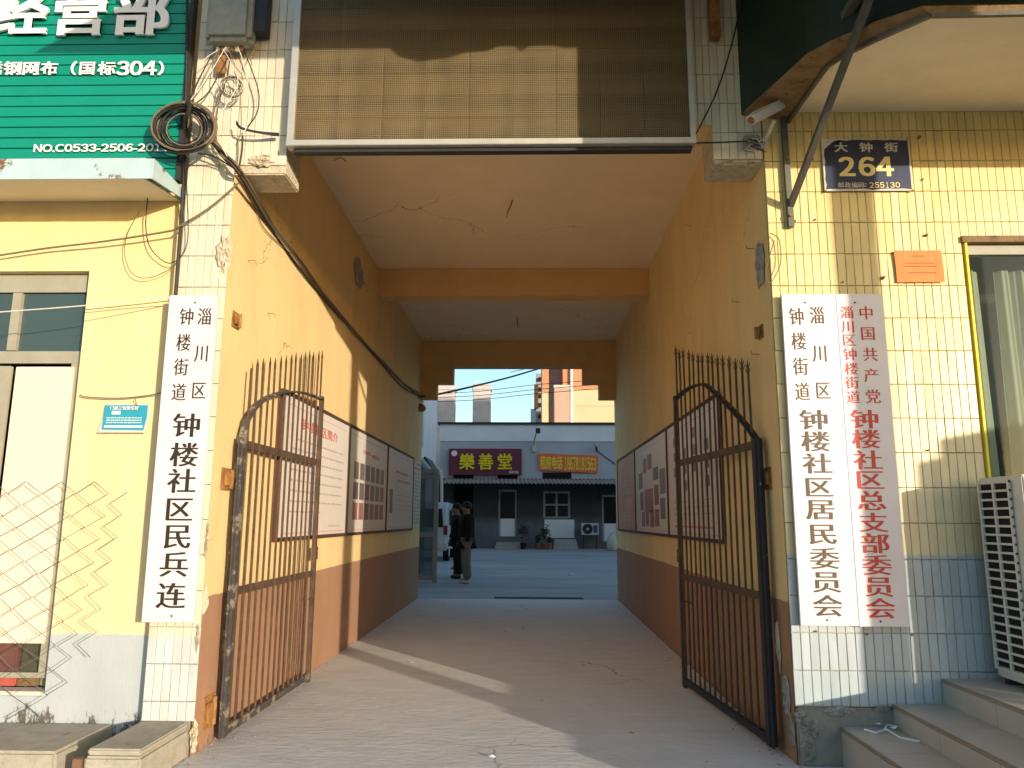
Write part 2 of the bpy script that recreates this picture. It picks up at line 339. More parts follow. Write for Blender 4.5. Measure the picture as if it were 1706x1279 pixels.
def led_mat():
    """face of a display module: a fine woven-looking lattice of louvres"""
    m = bpy.data.materials.new('display_lattice'); m.use_nodes = True
    t = m.node_tree; N = t.nodes; L = t.links; b = N['Principled BSDF']; b.inputs['Roughness'].default_value = 0.6
    geo = N.new('ShaderNodeNewGeometry'); sep = N.new('ShaderNodeSeparateXYZ'); L.new(geo.outputs['Position'], sep.inputs[0])
    outs = []
    for ax in ('X', 'Z'):
        mu = N.new('ShaderNodeMath'); mu.operation = 'MULTIPLY'; mu.inputs[1].default_value = 2 * math.pi / 0.0125; L.new(sep.outputs[ax], mu.inputs[0])
        si = N.new('ShaderNodeMath'); si.operation = 'SINE'; L.new(mu.outputs[0], si.inputs[0]); outs.append(si.outputs[0])
    mx = N.new('ShaderNodeMath'); mx.operation = 'MAXIMUM'; L.new(outs[0], mx.inputs[0]); L.new(outs[1], mx.inputs[1])
    mr = N.new('ShaderNodeMapRange'); mr.inputs['From Min'].default_value = 0.0; mr.inputs['From Max'].default_value = 0.75; L.new(mx.outputs[0], mr.inputs[0])
    ns = N.new('ShaderNodeTexNoise'); ns.inputs['Scale'].default_value = 3.0; ns.inputs['Detail'].default_value = 4; L.new(geo.outputs['Position'], ns.inputs['Vector'])
    c1 = N.new('ShaderNodeMix'); c1.data_type = 'RGBA'; L.new(ns.outputs['Fac'], c1.inputs['Factor'])
    ia = [i for i in c1.inputs if i.type == 'RGBA']; ia[0].default_value = (0.20, 0.145, 0.055, 1); ia[1].default_value = (0.28, 0.21, 0.10, 1)
    c2 = N.new('ShaderNodeMix'); c2.data_type = 'RGBA'; L.new(mr.outputs[0], c2.inputs['Factor'])
    ib = [i for i in c2.inputs if i.type == 'RGBA']; ib[0].default_value = (0.07, 0.055, 0.03, 1); L.new([o for o in c1.outputs if o.type == 'RGBA'][0], ib[1])
    L.new([o for o in c2.outputs if o.type == 'RGBA'][0], b.inputs['Base Color'])
    bp = N.new('ShaderNodeBump'); bp.inputs['Distance'].default_value = 0.004; bp.inputs['Strength'].default_value = 0.5
    L.new(mr.outputs[0], bp.inputs['Height']); L.new(bp.outputs[0], b.inputs['Normal'])
    return m
m_led = led_mat()

# ------------------------------------------------------------ lettering
GL = {}
def glyph(ch, thin=False):
    if 0x30 <= ord(ch) <= 0x39 or 0x41 <= ord(ch) <= 0x5a: ch = chr(ord(ch) + 0xfee0)
    k = (ch, thin)
    if k in GL: return GL[k]
    c = bpy.data.curves.new('glyph', 'FONT'); c.body = ch; c.size = 1; c.resolution_u = 3
    if thin: c.offset = -0.006
    o = bpy.data.objects.new('glyph', c); C.objects.link(o)
    bpy.context.view_layer.update()
    me = bpy.data.meshes.new_from_object(o.evaluated_get(bpy.context.evaluated_depsgraph_get()))
    V = [(v.co.x, v.co.y) for v in me.vertices]; Fc = [tuple(p.vertices) for p in me.polygons]
    C.objects.unlink(o); bpy.data.objects.remove(o); bpy.data.curves.remove(c); bpy.data.meshes.remove(me)
    xs = [p[0] for p in V]; ys = [p[1] for p in V]
    GL[k] = (V, Fc, min(xs), max(xs), min(ys), max(ys)); return GL[k]
def put(mb, ch, c, w, h, style='bold', ux=(1, 0, 0), n=(0, -1, 0), full=True, heavy=1.0, depth=0.0):
    """one character as a flat or raised shape: centre c, box w x h (full: the em box of a CJK character)"""
    V, Fc, x0, x1, y0, y1 = glyph(ch, style == 'song')
    if full and ord(ch) > 0x2e80 and ord(ch) < 0xff10 or ch in '（）': x0, x1, y0, y1 = 0.02, 0.98, -0.10, 0.86
    ux = Vector(ux); n = Vector(n); c = Vector(c); uz = Vector((0, 0, 1))
    sh = {'song': [(-0.030, 0.004), (-0.020, -0.004), (-0.010, 0.004), (0, -0.004), (0.010, 0.004), (0.020, -0.004), (0.030, 0.004)],
          'bold': [(-0.02, -0.012), (0.02, -0.012), (-0.02, 0.012), (0.02, 0.012), (0, 0)],
          'plain': [(0, 0)]}[style]
    for k, (sx, sy) in enumerate(sh):
        vs_ = []
        off = n * (0.0002 * k + depth)
        for (vx, vy) in V:
            px = ((vx + sx * heavy - x0) / (x1 - x0) - 0.5) * w; pz = ((vy + sy * heavy - y0) / (y1 - y0) - 0.5) * h
            vs_.append(tuple(c + ux * px + uz * pz + off))
        mb.add_mesh(vs_, Fc)
        if depth:                                  # sides of raised letters
            b = len(mb.v) - len(vs_); ed = {}
            for q in Fc:
                for i in range(len(q)):
                    a_, b_ = q[i], q[(i + 1) % len(q)]; kk = (min(a_, b_), max(a_, b_)); ed[kk] = ed.get(kk, 0) + 1
            bb = len(mb.v); mb.v += [tuple(Vector(p) - n * depth * 0.95) for p in vs_]
            for (a_, b_), cnt in ed.items():
                if cnt == 1: mb.f.append((b + a_, b + b_, bb + b_, bb + a_))
def letters(parent, m, items, style='bold', name='character', depth=0.0, full=True):
    for ch, c, w, h, heavy in items:
        mb_ = MB(); put(mb_, ch, c, w, h, style, full=full, heavy=heavy, depth=depth); mb_.build(name, m, parent)
def line(mb, s, cx_, cz, w, h, Y, style='bold', heavy=1.0, depth=0.0, ux=(1, 0, 0), n=(0, -1, 0), base=None):
    """a line of text fitted into a box"""
    adv = []; x = 0
    for ch in s:
        if ch == ' ': adv.append((x, 0)); x += 0.3; continue
        V, Fc, x0, x1, y0, y1 = glyph(ch); wd = 1.0 if ord(ch) > 0x2e80 else (x1 - x0) + 0.09
        adv.append((x, wd)); x += wd
    for ch, (xx, wd) in zip(s, adv):
        if ch == ' ': continue
        V, Fc, x0, x1, y0, y1 = glyph(ch); cjk = ord(ch) > 0x2e80
        sx = w / x
        ccx = (xx + wd / 2 - x / 2) * sx
        o = base if base is not None else Vector((cx_, Y, cz))
        if cjk: put(mb, ch, o + Vector(ux) * ccx, sx * 0.94, h, style, ux, n, True, heavy, depth)
        else:
            if ch in '-.:': gh = (y1 - y0) / 0.70 * h; gz = ((y0 + y1) / 2 - 0.35) / 0.70 * h
            else: gh = h; gz = 0
            put(mb, ch, o + Vector(ux) * ccx + Vector((0, 0, gz)), (x1 - x0) * sx, gh, style, ux, n, False, heavy, depth)

def strips(mb, x0, x1, z, h, Y, words=8):           # a printed line too small to read
    x = x0
    while x < x1 - 0.004:
        w = random.uniform(0.4, 1.0) * (x1 - x0) / words
        mb.box(x, min(x + w, x1), Y - 0.0006, Y, z - h / 2, z + h / 2); x += w + (x1 - x0) / words * 0.18

# ============================================================ SETTING
def ground(name, x0, x1, y0, y1, z, m, nx=1, ny=1):
    mb = MB()
    mb.box(x0, x1, y0, y1, z - 0.3, z)
    return mb.build(name, m, kind='structure')
mbg = MB(); mbg.quad((-900, -900, 0), (900, -900, 0), (900, 900, 0), (-900, 900, 0)); mbg.build('street_ground', m_street, kind='structure')
XL, XR, FY, BY = -1.945, 1.495, 4.6, 13.3
mbg = MB(); mbg.quad((XL, FY + 0.02, 0.004), (XR, FY + 0.02, 0.004), (XR, BY + 0.25, 0.004), (XL, BY + 0.25, 0.004)); mbg.build('passage_floor', m_floor, kind='structure')
mbg = MB(); mbg.quad((-2.6, 2.2, 0.004), (2.3, 2.2, 0.004), (2.3, FY + 0.02, 0.004), (-2.6, FY + 0.02, 0.004)); mbg.build('entrance_apron', m_floor, kind='structure')
mbg = MB(); mbg.quad((-14, 14.35, 0.004), (14, 14.35, 0.004), (14, 60, 0.004), (-14, 60, 0.004)); mbg.build('courtyard_ground', m_yard, kind='structure')
mbg = MB(); mbg.quad((-14, BY + 0.25, 0.008), (14, BY + 0.25, 0.008), (14, 14.4, 0.008), (-14, 14.4, 0.008)); mbg.build('threshold_strip', m_kerb, kind='structure')

# ---------------------------------------------------------- gate building
G = thing('gate_building', 'yellow gate building with a deep vehicle passage, brown lower walls and tiled left pilaster', 'building', (0, FY, 0))
def roughwall(name, X, sgn, m):
    """inner face of the passage as a finely divided, slightly uneven sheet with a solid block behind"""
    mb = MB(); ny, nz = 60, 30; y0, y1, z0, z1 = FY + 0.012, BY + 0.25, 0.0, 4.5
    rnd = random.Random(3 if sgn > 0 else 5)
    P = []
    for j in range(nz + 1):
        for i in range(ny + 1):
            d = 0.0 if i in (0, ny) else (math.sin(i * 0.9 + j * 0.35) * 0.003 + rnd.uniform(-1, 1) * 0.0012)
            P.append((X + d, y0 + (y1 - y0) * i / ny, z0 + (z1 - z0) * j / nz))
    b = 0; mb.v = P
    for j in range(nz):
        for i in range(ny):
            a = j * (ny + 1) + i; mb.f.append((a, a + 1, a + ny + 2, a + ny + 1))
    o = mb.build(name, m, G, smooth=True)
    return o
roughwall('passage_wall', XL, -1, m_pass); roughwall('passage_wall', XR, 1, m_pass)
mb = MB(); mb.box(XL - 0.30, XL - 0.012, FY + 0.012, BY + 0.245, 0, 4.9); mb.box(XR + 0.012, XR + 0.25, FY + 0.03, BY + 0.245, 0, 4.9)
mb.build('wall_core', m_conc, G)
mb = MB(); mb.box(XL - 0.01, XR + 0.01, FY + 0.3, BY + 0.25, 4.5, 4.9); mb.build('ceiling', m_ceil, G)
mb = MB(); mb.box(XL - 0.006, XR + 0.006, 9.3, 9.56, 4.14, 4.498); mb.build('beam', m_beam, G, bevel=0.006)
mb = MB(); mb.box(XL - 0.006, XR + 0.006, BY, BY + 0.28, 4.035, 4.497); mb.build('beam', m_beam, G, bevel=0.006)
mb = MB(); mb.box(XL - 0.006, XR + 0.006, FY + 0.02, FY + 0.3, 4.14, 4.9); mb.build('lintel', m_beam, G)
for (x0, x1) in ((XL - 0.006, -1.38), (0.92, XR + 0.006)):
    mb = MB(); mb.box(x0, x1, BY + 0.003, BY + 0.277, 3.74, 4.034); mb.build('corbel', m_beam, G, bevel=0.006)
for (x0, x1) in ((XL - 0.006, -1.67), (1.21, XR + 0.006)):
    mb = MB(); mb.box(x0, x1, BY + 0.006, BY + 0.274, 3.46, 3.739); mb.build('corbel', m_beam, G, bevel=0.006)
LC, RC = -1.6, 1.177
mb = MB(); mb.box(XL - 0.006, LC, FY + 0.022, FY + 0.31, 3.56, 3.879); mb.build('corbel', m_patch, G, bevel=0.008, label='broken cream plaster corbel under the left tiled pilaster')
mb = MB(); mb.box(XL - 0.006, LC + 0.3, FY + 0.022, FY + 0.305, 3.88, 4.139); mb.build('corbel', m_pass, G, bevel=0.004)
mb = MB(); mb.box(RC, XR + 0.006, FY + 0.022, FY + 0.31, 3.615, 3.879); mb.build('corbel', m_patch, G, bevel=0.008, label='chipped plaster corbel under the right tiled pilaster')
mb = MB(); mb.box(RC - 0.29, XR + 0.006, FY + 0.022, FY + 0.305, 3.88, 4.139); mb.build('corbel', m_pass, G, bevel=0.004)
mb = MB(); mb.box(-45, 45, FY + 0.32, BY + 0.2, 4.905, 13.5); mb.build('upper_storeys', m_lwall, G)
mb = MB(); mb.box(-2.24, 1.50, FY + 0.02, FY + 0.315, 4.905, 7.4); mb.build('upper_facade', m_grout, G)
mb = MB(); mb.box(-2.24, XL - 0.014, FY + 0.013, FY + 0.5, 0.0, 4.9); mb.build('pilaster_core', m_grout, G)
EV = 2.3; dv = FY - EV
def ev(xw, zw): return (xw + dv * SUN_DIR.x / -SUN_DIR.y, EV, zw + dv * SUN_S)
mb = MB(); mb.prism([ev(*p) for p in ((-3.37, 4.39), (-2.2, 4.375), (-1.55, 4.385), (-0.98, 4.39), (-0.93, 4.33), (-0.80, 4.29), (-0.62, 4.31), (-0.50, 4.35), (-0.36, 4.36), (-0.30, 4.395), (-0.16, 4.395), (-0.13, 4.36), (-0.10, 4.395), (0.12, 4.395), (0.16, 4.375), (0.30, 4.39), (1.7, 4.39), (1.7, 4.8), (-2.2, 4.95), (-2.9, 4.67))], (0, 0.04, 0)); mb.build('shade_valance', m_soffit, G)  # unseen valance added overhead; outline traced back from the facade's upper shadow
MB().box(-1.0, 3.4, EV + 0.041, FY + 0.3, 5.15, 5.25).build('shade_slab', m_slab, G)  # unseen slab added behind the shadow-casting valance

# tiles: four worn variants of one glazed strip tile, placed one by one
def tile_meshes(w, h, t=0.012):
    out = []
    for k in range(4):
        rnd = random.Random(k + 10)
        mb = MB(); e = 0.0022
        j = lambda: rnd.uniform(-0.0007, 0.0007)
        x0, x1, z0, z1 = -w/2 + j(), w/2 + j(), -h/2 + j(), h/2 + j()
        mb.v = [(x0, 0, z0), (x1, 0, z0), (x1, 0, z1), (x0, 0, z1),
                (x0, -t + e, z0), (x1, -t + e, z0), (x1, -t + e, z1), (x0, -t + e, z1),
                (x0 + e, -t + j(), z0 + e), (x1 - e, -t + j(), z0 + e), (x1 - e, -t + j(), z1 - e), (x0 + e, -t + j(), z1 - e)]
        for a, b_ in ((0, 4), (4, 8)):
            for i in range(4):
                i2 = (i + 1) % 4; mb.f.append((a + i, a + i2, b_ + i2, b_ + i))
        mb.f.append((8, 9, 10, 11))
        me = bpy.data.meshes.new('tile'); me.from_pydata(mb.v, [], mb.f); me.update()
        bm = bmesh.new(); bm.from_mesh(me); bmesh.ops.recalc_face_normals(bm, faces=bm.faces)
        if bm.faces[-1].normal.y > 0: bmesh.ops.reverse_faces(bm, faces=bm.faces[:])
        bm.to_mesh(me); bm.free(); out.append(me)
    return out
TW, TH, TZ = 0.0525, 0.207, 0.306
TM = {'l': tile_meshes(TW - 0.0028, TH - 0.0035), 'r': tile_meshes(TW - 0.0028, TH - 0.0035)}
for k, m in (('l', m_tile_l), ('r', m_tile_r)):
    for me in TM[k]: me.materials.append(m)
NT = {}
def tiles(parent, key, x0, x1, z0, z1, Y, hide=(), cut=()):
    """tile grid clipped to a rectangle; hidden ones (behind boards) go to the joined part"""
    rest = MB(); inv = INV[parent.name]
    nx = max(1, round((x1 - x0) / TW)); w = (x1 - x0) / nx
    k0 = math.floor((z0 - TZ) / TH + 1e-3); k1 = math.ceil((z1 - TZ) / TH - 1e-3)
    for k in range(k0, k1):
        a, b_ = max(z0, TZ + k * TH), min(z1, TZ + (k + 1) * TH)
        if b_ - a < 0.02: continue
        for i in range(nx):
            cx_ = x0 + (i + 0.5) * w; cz = (a + b_) / 2
            if any(q[0] < cx_ < q[1] and q[2] < cz < q[3] for q in cut): continue
            hid = any(q[0] < cx_ < q[1] and q[2] < cz < q[3] for q in hide)
            if hid or NT.get(parent.name, 0) >= 300:
                rest.box(cx_ - w/2 + 0.002, cx_ + w/2 - 0.002, Y - 0.012, Y, a + 0.0025, b_ - 0.0025); continue
            NT[parent.name] = NT.get(parent.name, 0) + 1
            o = bpy.data.objects.new('tile', random.choice(TM[key])); C.objects.link(o); o.parent = parent
            o.location = inv @ Vector((cx_, Y, cz))
            o.rotation_euler = (random.gauss(0, 0.010), random.gauss(0, 0.004), random.gauss(0, 0.022))
            o.scale = (w / TW, 1, (b_ - a) / TH)
    if rest.v: rest.build('tile_field', m_tile_l if key == 'l' else m_tile_r, parent, kind='stuff')
tiles(G, 'l', -2.238, -1.932, 0.20, 4.85, FY + 0.013, hide=[(-2.26, -1.93, 0.80, 2.68)])
tiles(G, 'l', -1.932, LC + 0.002, 3.60, 4.85, FY + 0.020, cut=[(-1.80, -1.60, 3.5, 3.66)])
tiles(G, 'l', RC - 0.002, 1.492, 3.64, 4.85, FY + 0.020)
tiles(G, 'l', 1.04, RC - 0.002, 3.88, 4.85, FY + 0.020)
tiles(G, 'l', LC + 0.002, -1.545, 3.88, 4.85, FY + 0.020)
# raw corner strip of the pilaster and the torn plaster patches
def patch(cx_, Y, cz, rx_, rz__, m, parent, seed, n=(0, -1, 0), label=None, name='plaster_patch'):
    rnd = random.Random(seed); mb = MB(); nn = Vector(n); ux = Vector((1, 0, 0)) if abs(nn.y) > 0.5 else Vector((0, 1, 0))
    rings = 6; seg = 22; base = Vector((cx_, Y, cz)); prof = [rnd.uniform(0.72, 1.15) for _ in range(seg)]
    mb.v.append(tuple(base + nn * rnd.uniform(-0.004, 0.012)))
    for r in range(1, rings + 1):
        for s_ in range(seg):
            t = 2 * math.pi * s_ / seg; q = r / rings * prof[s_]
            hgt = 0.001 if r == rings else rnd.uniform(0.002, 0.018)
            mb.v.append(tuple(base + ux * math.cos(t) * rx_ * q + Vector((0, 0, 1)) * math.sin(t) * rz__ * q + nn * hgt))
    for s_ in range(seg): mb.f.append((0, 1 + s_, 1 + (s_ + 1) % seg))
    for r in range(rings - 1):
        for s_ in range(seg):
            a = 1 + r * seg + s_; b_ = 1 + r * seg + (s_ + 1) % seg; mb.f.append((a, b_, b_ + seg, a + seg))
    return mb.build(name, m, parent, label=label)
p = at(374, 420, FY - 0.004); patch(p.x, p.y, p.z, 0.055, 0.13, m_patch, G, 3, label='torn plaster patch on the edge of the left pilaster')
p = atX(598, 455, XL + 0.004); patch(p.x, p.y, p.z, 0.28, 0.16, m_patchr, G, 4, n=(1, 0, 0), label='grey broken plaster high on the left passage wall')
patch(XR - 0.004, 4.78, 2.98, 0.09, 0.16, m_patchr, G, 5, n=(-1, 0, 0))
p = at(330, 1170, FY - 0.003)
for (yy, zz, a, b_, m, sd_) in ((4.72, 0.35, 0.06, 0.12, m_patchr, 6), (4.82, 0.62, 0.03, 0.16, m_patch, 7), (4.66, 0.16, 0.05, 0.10, m_conc, 8)):
    patch(XR - 0.003, yy, zz, a, b_, m, G, sd_, n=(-1, 0, 0))
for (yy, zz, a, b_, m, sd_) in ((4.64, 0.10, 0.035, 0.10, m_patch, 9), (4.65, 0.86, 0.03, 0.09, m_patch, 19)):
    patch(XL + 0.003, yy, zz, a, b_, m, G, sd_, n=(1, 0, 0))
for (px, py, a, b_, sd_) in ((1335, 1195, 0.04, 0.05, 31), (1352, 1215, 0.06, 0.05, 32), (1400, 1185, 0.09, 0.03, 33), (1345, 1250, 0.05, 0.08, 34), (1470, 1180, 0.05, 0.02, 35)):
    q = at(px, py, FY - 0.006); patch(q.x, q.y, q.z, a, b_, m_patchr if sd_ % 2 else m_conc, G, sd_)
for (px, py, a, b_, sd_) in ((436, 268, 0.09, 0.045, 41), (1215, 272, 0.06, 0.02, 42), (1250, 273, 0.05, 0.015, 43), (322, 1225, 0.02, 0.07, 44), (330, 1060, 0.012, 0.10, 45), (345, 900, 0.010, 0.12, 46)):
    q = at(px, py, FY + 0.006); patch(q.x, q.y, q.z, a, b_, m_patch, G, sd_)
# nails and hooks left in walls and ceiling
def hook(pts, r=0.0028, m=m_rust, parent=G, name='nail'):
    MB().tube(pts, r, 5).build(name, m, parent)
for (px, py) in ((413, 434), (446, 522)):
    q = atX(px, py, XL); hook([q, q + Vector((0.05, 0, 0.002)), q + Vector((0.052, 0.02, -0.02))])
for (px, py) in ((1151, 376), (1256, 414), (1232, 503), (1265, 590)):
    q = atX(px, py, XR); hook([q, q + Vector((-0.05, 0, 0.002)), q + Vector((-0.052, -0.01, 0.018))])
q = atZ(850, 333, 4.5); MB().tube([q + Vector((0.02, 0, 0.0)), q + Vector((0.01, 0, -0.05)), q + Vector((-0.02, -0.02, -0.12)), q + Vector((-0.035, -0.02, -0.19))], 0.010, 6, 0.004).build('ceiling_hook', m_rust, G)
q = atZ(862, 528, 4.5); MB().tube([q, q + Vector((0, 0, -0.12)), q + Vector((0.015, 0, -0.17))], 0.008, 6).build('ceiling_hook', m_rust, G)
q = atZ(568, 262, 4.5); MB().tube([q + Vector((-0.06, 0, -0.03)), q, q + Vector((0.05, 0, -0.04))], 0.004, 5).build('ceiling_hook', m_rust, G)

# ---------------------------------------------------------- display panel over the passage
D = thing('display_panel', 'wide latticed display panel in an aluminium frame hung over the passage mouth', 'display panel', (-0.26, 4.55, 3.72))
x0, x1, zb = -1.572, 1.046, 3.735
mb = MB(); mb.box(x0, x1, 4.50, 4.585, zb - 0.035, zb + 0.004); mb.build('bottom_rail', m_alu, D, bevel=0.003)
mb = MB(); mb.box(x0 + 0.04, x1 - 0.02, 4.545, 4.60, zb - 0.06, zb - 0.038); mb.build('drip_rail', m_dark, D)
mb = MB(); mb.box(x0, x0 + 0.045, 4.51, 4.58, zb + 0.005, 5.0); mb.build('side_rail', m_alu, D, bevel=0.003)
mb = MB(); mb.box(x1 - 0.035, x1, 4.51, 4.58, zb + 0.005, 5.0); mb.build('side_rail', m_alu, D, bevel=0.003)
mb = MB(); mb.box(x0 + 0.046, x1 - 0.036, 4.56, 4.60, zb + 0.006, 5.0); mb.build('back_sheet', m_dark, D)
nmx = 9; cw = (x1 - x0 - 0.085) / nmx
mb = MB(); mb.box(-cw / 2 + 0.0012, cw / 2 - 0.0012, 0.0, 0.024, 0.001, 0.157)
for j in range(12): z = 0.006 + j * 0.0131; mb.box(-cw / 2 + 0.0014, cw / 2 - 0.0014, -0.005, -0.0002, z, z + 0.0022)
for j in range(int(cw / 0.0131)): x = -cw / 2 + 0.006 + j * 0.0131; mb.box(x, x + 0.0016, -0.0042, -0.0003, 0.0015, 0.156)
mod = mb.build('display_module', m_led, None); mod_me = mod.data; bpy.data.objects.remove(mod)
for i in range(nmx):
    for k in range(8):
        o = bpy.data.objects.new('display_module', mod_me); C.objects.link(o); o.parent = D
        o.location = INV[D.name] @ Vector((x0 + 0.047 + (i + 0.5) * cw, 4.536 + random.uniform(-0.001, 0.001), zb + 0.008 + k * 0.158))

# ---------------------------------------------------------- metal gates
def gate(name, label, hinge, free, mpost, mirror, kink, seed):
    rnd = random.Random(seed)
    h = Vector((hinge[0], hinge[1], 0)); f = Vector((free[0], free[1], 0)); L_ = (f - h).length
    T = thing(name, label, 'gate', (h.x, h.y, 0.03), math.atan2((f - h).y, (f - h).x), group='open leaves of the passage gate')
    def az(x):
        u = x / L_
        e = 1.85 + 0.54 * math.sqrt(max(0, 1 - (1 - u) ** 2))
        if kink:
            e = 1.85 + 0.54 * (u / 0.55) ** 0.85 if u < 0.55 else 2.39 + 0.03 * math.sin((u - 0.55) / 0.45 * math.pi)
        return e - 0.03
    top = lambda x: 2.30 + 0.48 * x / L_
    B = lambda mb_, nm, m=m_gate, **k: mb_.build(nm, m, T, local=True, **k)
    w = 0.0
    B(MB().bar((0.0, 0, 0.0), (0.0, 0, 1.84), 0.055, 0.05), 'hinge_post', mpost, bevel=0.003)
    s_ = 1 if mirror else -1
    pts = [(-0.04, s_ * -0.03, 0.0), (-0.02, s_ * -0.03, 0.0)]
    # the torn flat plate on the wall side of the post
    mb_ = MB(); zz = [i * 0.12 for i in range(16)]; o1 = [(-0.055 - rnd.uniform(0, 0.012), 0.01 * s_, z) for z in zz]; o2 = [(-0.022 + rnd.uniform(-0.006, 0.0), 0.01 * s_, z) for z in zz]
    mb_.prism(o1 + o2[::-1], (0, 0.008, 0)); B(mb_, 'post_plate', mpost)
    B(MB().bar((L_, 0, 0.0), (L_, 0, az(L_) + 0.03), 0.04, 0.035), 'free_stile', m_gate, bevel=0.003)
    B(MB().bar((0.03, 0, 1.80), (L_ - 0.02, 0, 1.80), 0.012, 0.055), 'top_rail', m_gate, bevel=0.002)
    B(MB().bar((0.03, 0, 0.86), (L_ - 0.02, 0, 0.86), 0.012, 0.05), 'middle_rail', m_gate, bevel=0.002)
    B(MB().bar((0.03, 0, 0.03), (L_ - 0.02, 0, 0.03), 0.03, 0.05), 'bottom_rail', mpost, bevel=0.002)
    # arch flat bar, slightly proud of the bars
    mb_ = MB(); N_ = 28; P0 = [(L_ * i / N_, az(L_ * i / N_)) for i in range(N_ + 1)]
    lo = []; hi = []
    for i, (x, z) in enumerate(P0):
        x2, z2 = P0[min(i + 1, N_)]; x1_, z1_ = P0[max(i - 1, 0)]
        d = Vector((x2 - x1_, z2 - z1_)).normalized(); nn = Vector((-d.y, d.x)) * 0.006
        lo.append((x - nn.x, z - nn.y)); hi.append((x + nn.x, z + nn.y))
    for i in range(N_):
        b = len(mb_.v)
        for (pa, pb) in ((lo[i], hi[i]), (lo[i + 1], hi[i + 1])):
            for y in (-0.024, 0.024): mb_.v += [(pa[0], y, pa[1]), (pb[0], y, pb[1])]
        q = [b + j for j in range(8)]
        mb_.f += [(q[0], q[1], q[5], q[4]), (q[2], q[3], q[7], q[6]), (q[1], q[3], q[7], q[5]), (q[0], q[2], q[6], q[4])]
        if i == 0: mb_.f.append((q[0], q[1], q[3], q[2]))
        if i == N_ - 1: mb_.f.append((q[4], q[5], q[7], q[6]))
    B(mb_, 'arch_rail', mpost)
    n = 15
    for i in range(n):
        x = 0.075 + (L_ - 0.13) * i / (n - 1); t = top(x) + rnd.uniform(-0.012, 0.012); bx = rnd.uniform(-0.008, 0.008); by = rnd.uniform(-0.008, 0.008)
        z0_ = 0.05
        if kink and i == 12: bx += 0.0
        br = B(MB().tube([(x, 0, z0_), (x + rnd.uniform(-.003, .003), 0, 1.1), (x, 0, 1.85), (x + bx, by, t)], 0.0085, 6), 'bar')
        if i in (0,) and not kink: continue
        mb_ = MB(); tip = Vector((x + bx, by, t))
        mb_.tube([tip + Vector((0, 0, -0.01)), tip + Vector((0, 0, 0.045))], 0.0085, 5, 0.002)
        for sg in (-1, 1):
            for zz_ in (-0.035, 0.0):
                k_ = rnd.uniform(0.7, 1.2)
                mb_.tube([tip + Vector((0, 0, zz_ - 0.005)), tip + Vector((sg * 0.013 * k_, sg * 0.006, zz_ + 0.004)), tip + Vector((sg * 0.02 * k_, sg * 0.008, zz_ + 0.026))], 0.0055, 4, 0.0018)
        mb_.build('spike', m_gate, br, local=True)
    B(MB().box(L_ + 0.018, L_ + 0.10, -0.004, 0.004, 0.97, 1.08), 'lock_plate', m_gate, bevel=0.002)
    for xx in (L_ + 0.035, L_ + 0.08): B(MB().disc((xx, 0, 1.04), 0.007, (0, 1, 0), 0.012, 8), 'bolt', m_alu)
    B(MB().tube([(L_ - 0.17, -0.02, 0.66), (L_ - 0.02, -0.02, 0.66)], 0.006, 6), 'bolt_rod', m_gate)
    B(MB().box(L_ - 0.02, L_ + 0.02, -0.012, 0.012, -0.028, 0.0), 'foot', m_gate)
    return T
gate('metal_gate', 'open iron gate leaf with spiked bars and arched rail on the sunlit left passage wall', (-1.885, 4.92), (-1.858, 6.66), m_gate2, False, False, 1)
gate('metal_gate', 'open iron gate leaf with spiked bars and bent pointed rail along the shaded right wall', (1.44, 4.88), (1.262, 6.60), m_gate3, True, True, 2)
# rusty hinge boxes set in the walls
def hingebox(px, py, X, w, h, lab, m=m_rust):
    q = atX(px, py, X); s_ = 1 if X < 0 else -1
    T = MB().box(min(q.x, q.x + s_ * 0.008), max(q.x, q.x + s_ * 0.008), q.y - w / 2, q.y + w / 2, q.z - h / 2, q.z + h / 2).build('hinge_plate', m, G, bevel=0.002, label=lab)
    MB().tube([(q.x + s_ * 0.022, q.y + w * 0.25, q.z - h * 0.42), (q.x + s_ * 0.022, q.y + w * 0.25, q.z + h * 0.42)], 0.016, 8).build('knuckle', m, T)
    MB().box(min(q.x + s_ * 0.010, q.x + s_ * 0.03), max(q.x + s_ * 0.010, q.x + s_ * 0.03), q.y - w * 0.35, q.y + w * 0.1, q.z - h * 0.3, q.z + h * 0.3).build('lug', m, T, bevel=0.004)
hingebox(376, 798, XL, 0.15, 0.14, 'rusty orange hinge plate beside the top rail of the left gate')
hingebox(346, 1185, XL, 0.15, 0.19, 'rusty hinge plate low on the brown left wall by the gate foot')
hingebox(391, 533, XL, 0.11, 0.11, 'rusty iron bracket stub above the left gate')
hingebox(1281, 797, XR, 0.14, 0.14, 'brown rusty hinge plate beside the right gate')
hingebox(1268, 553, XR, 0.09, 0.09, 'small rusty bracket stub above the right gate')

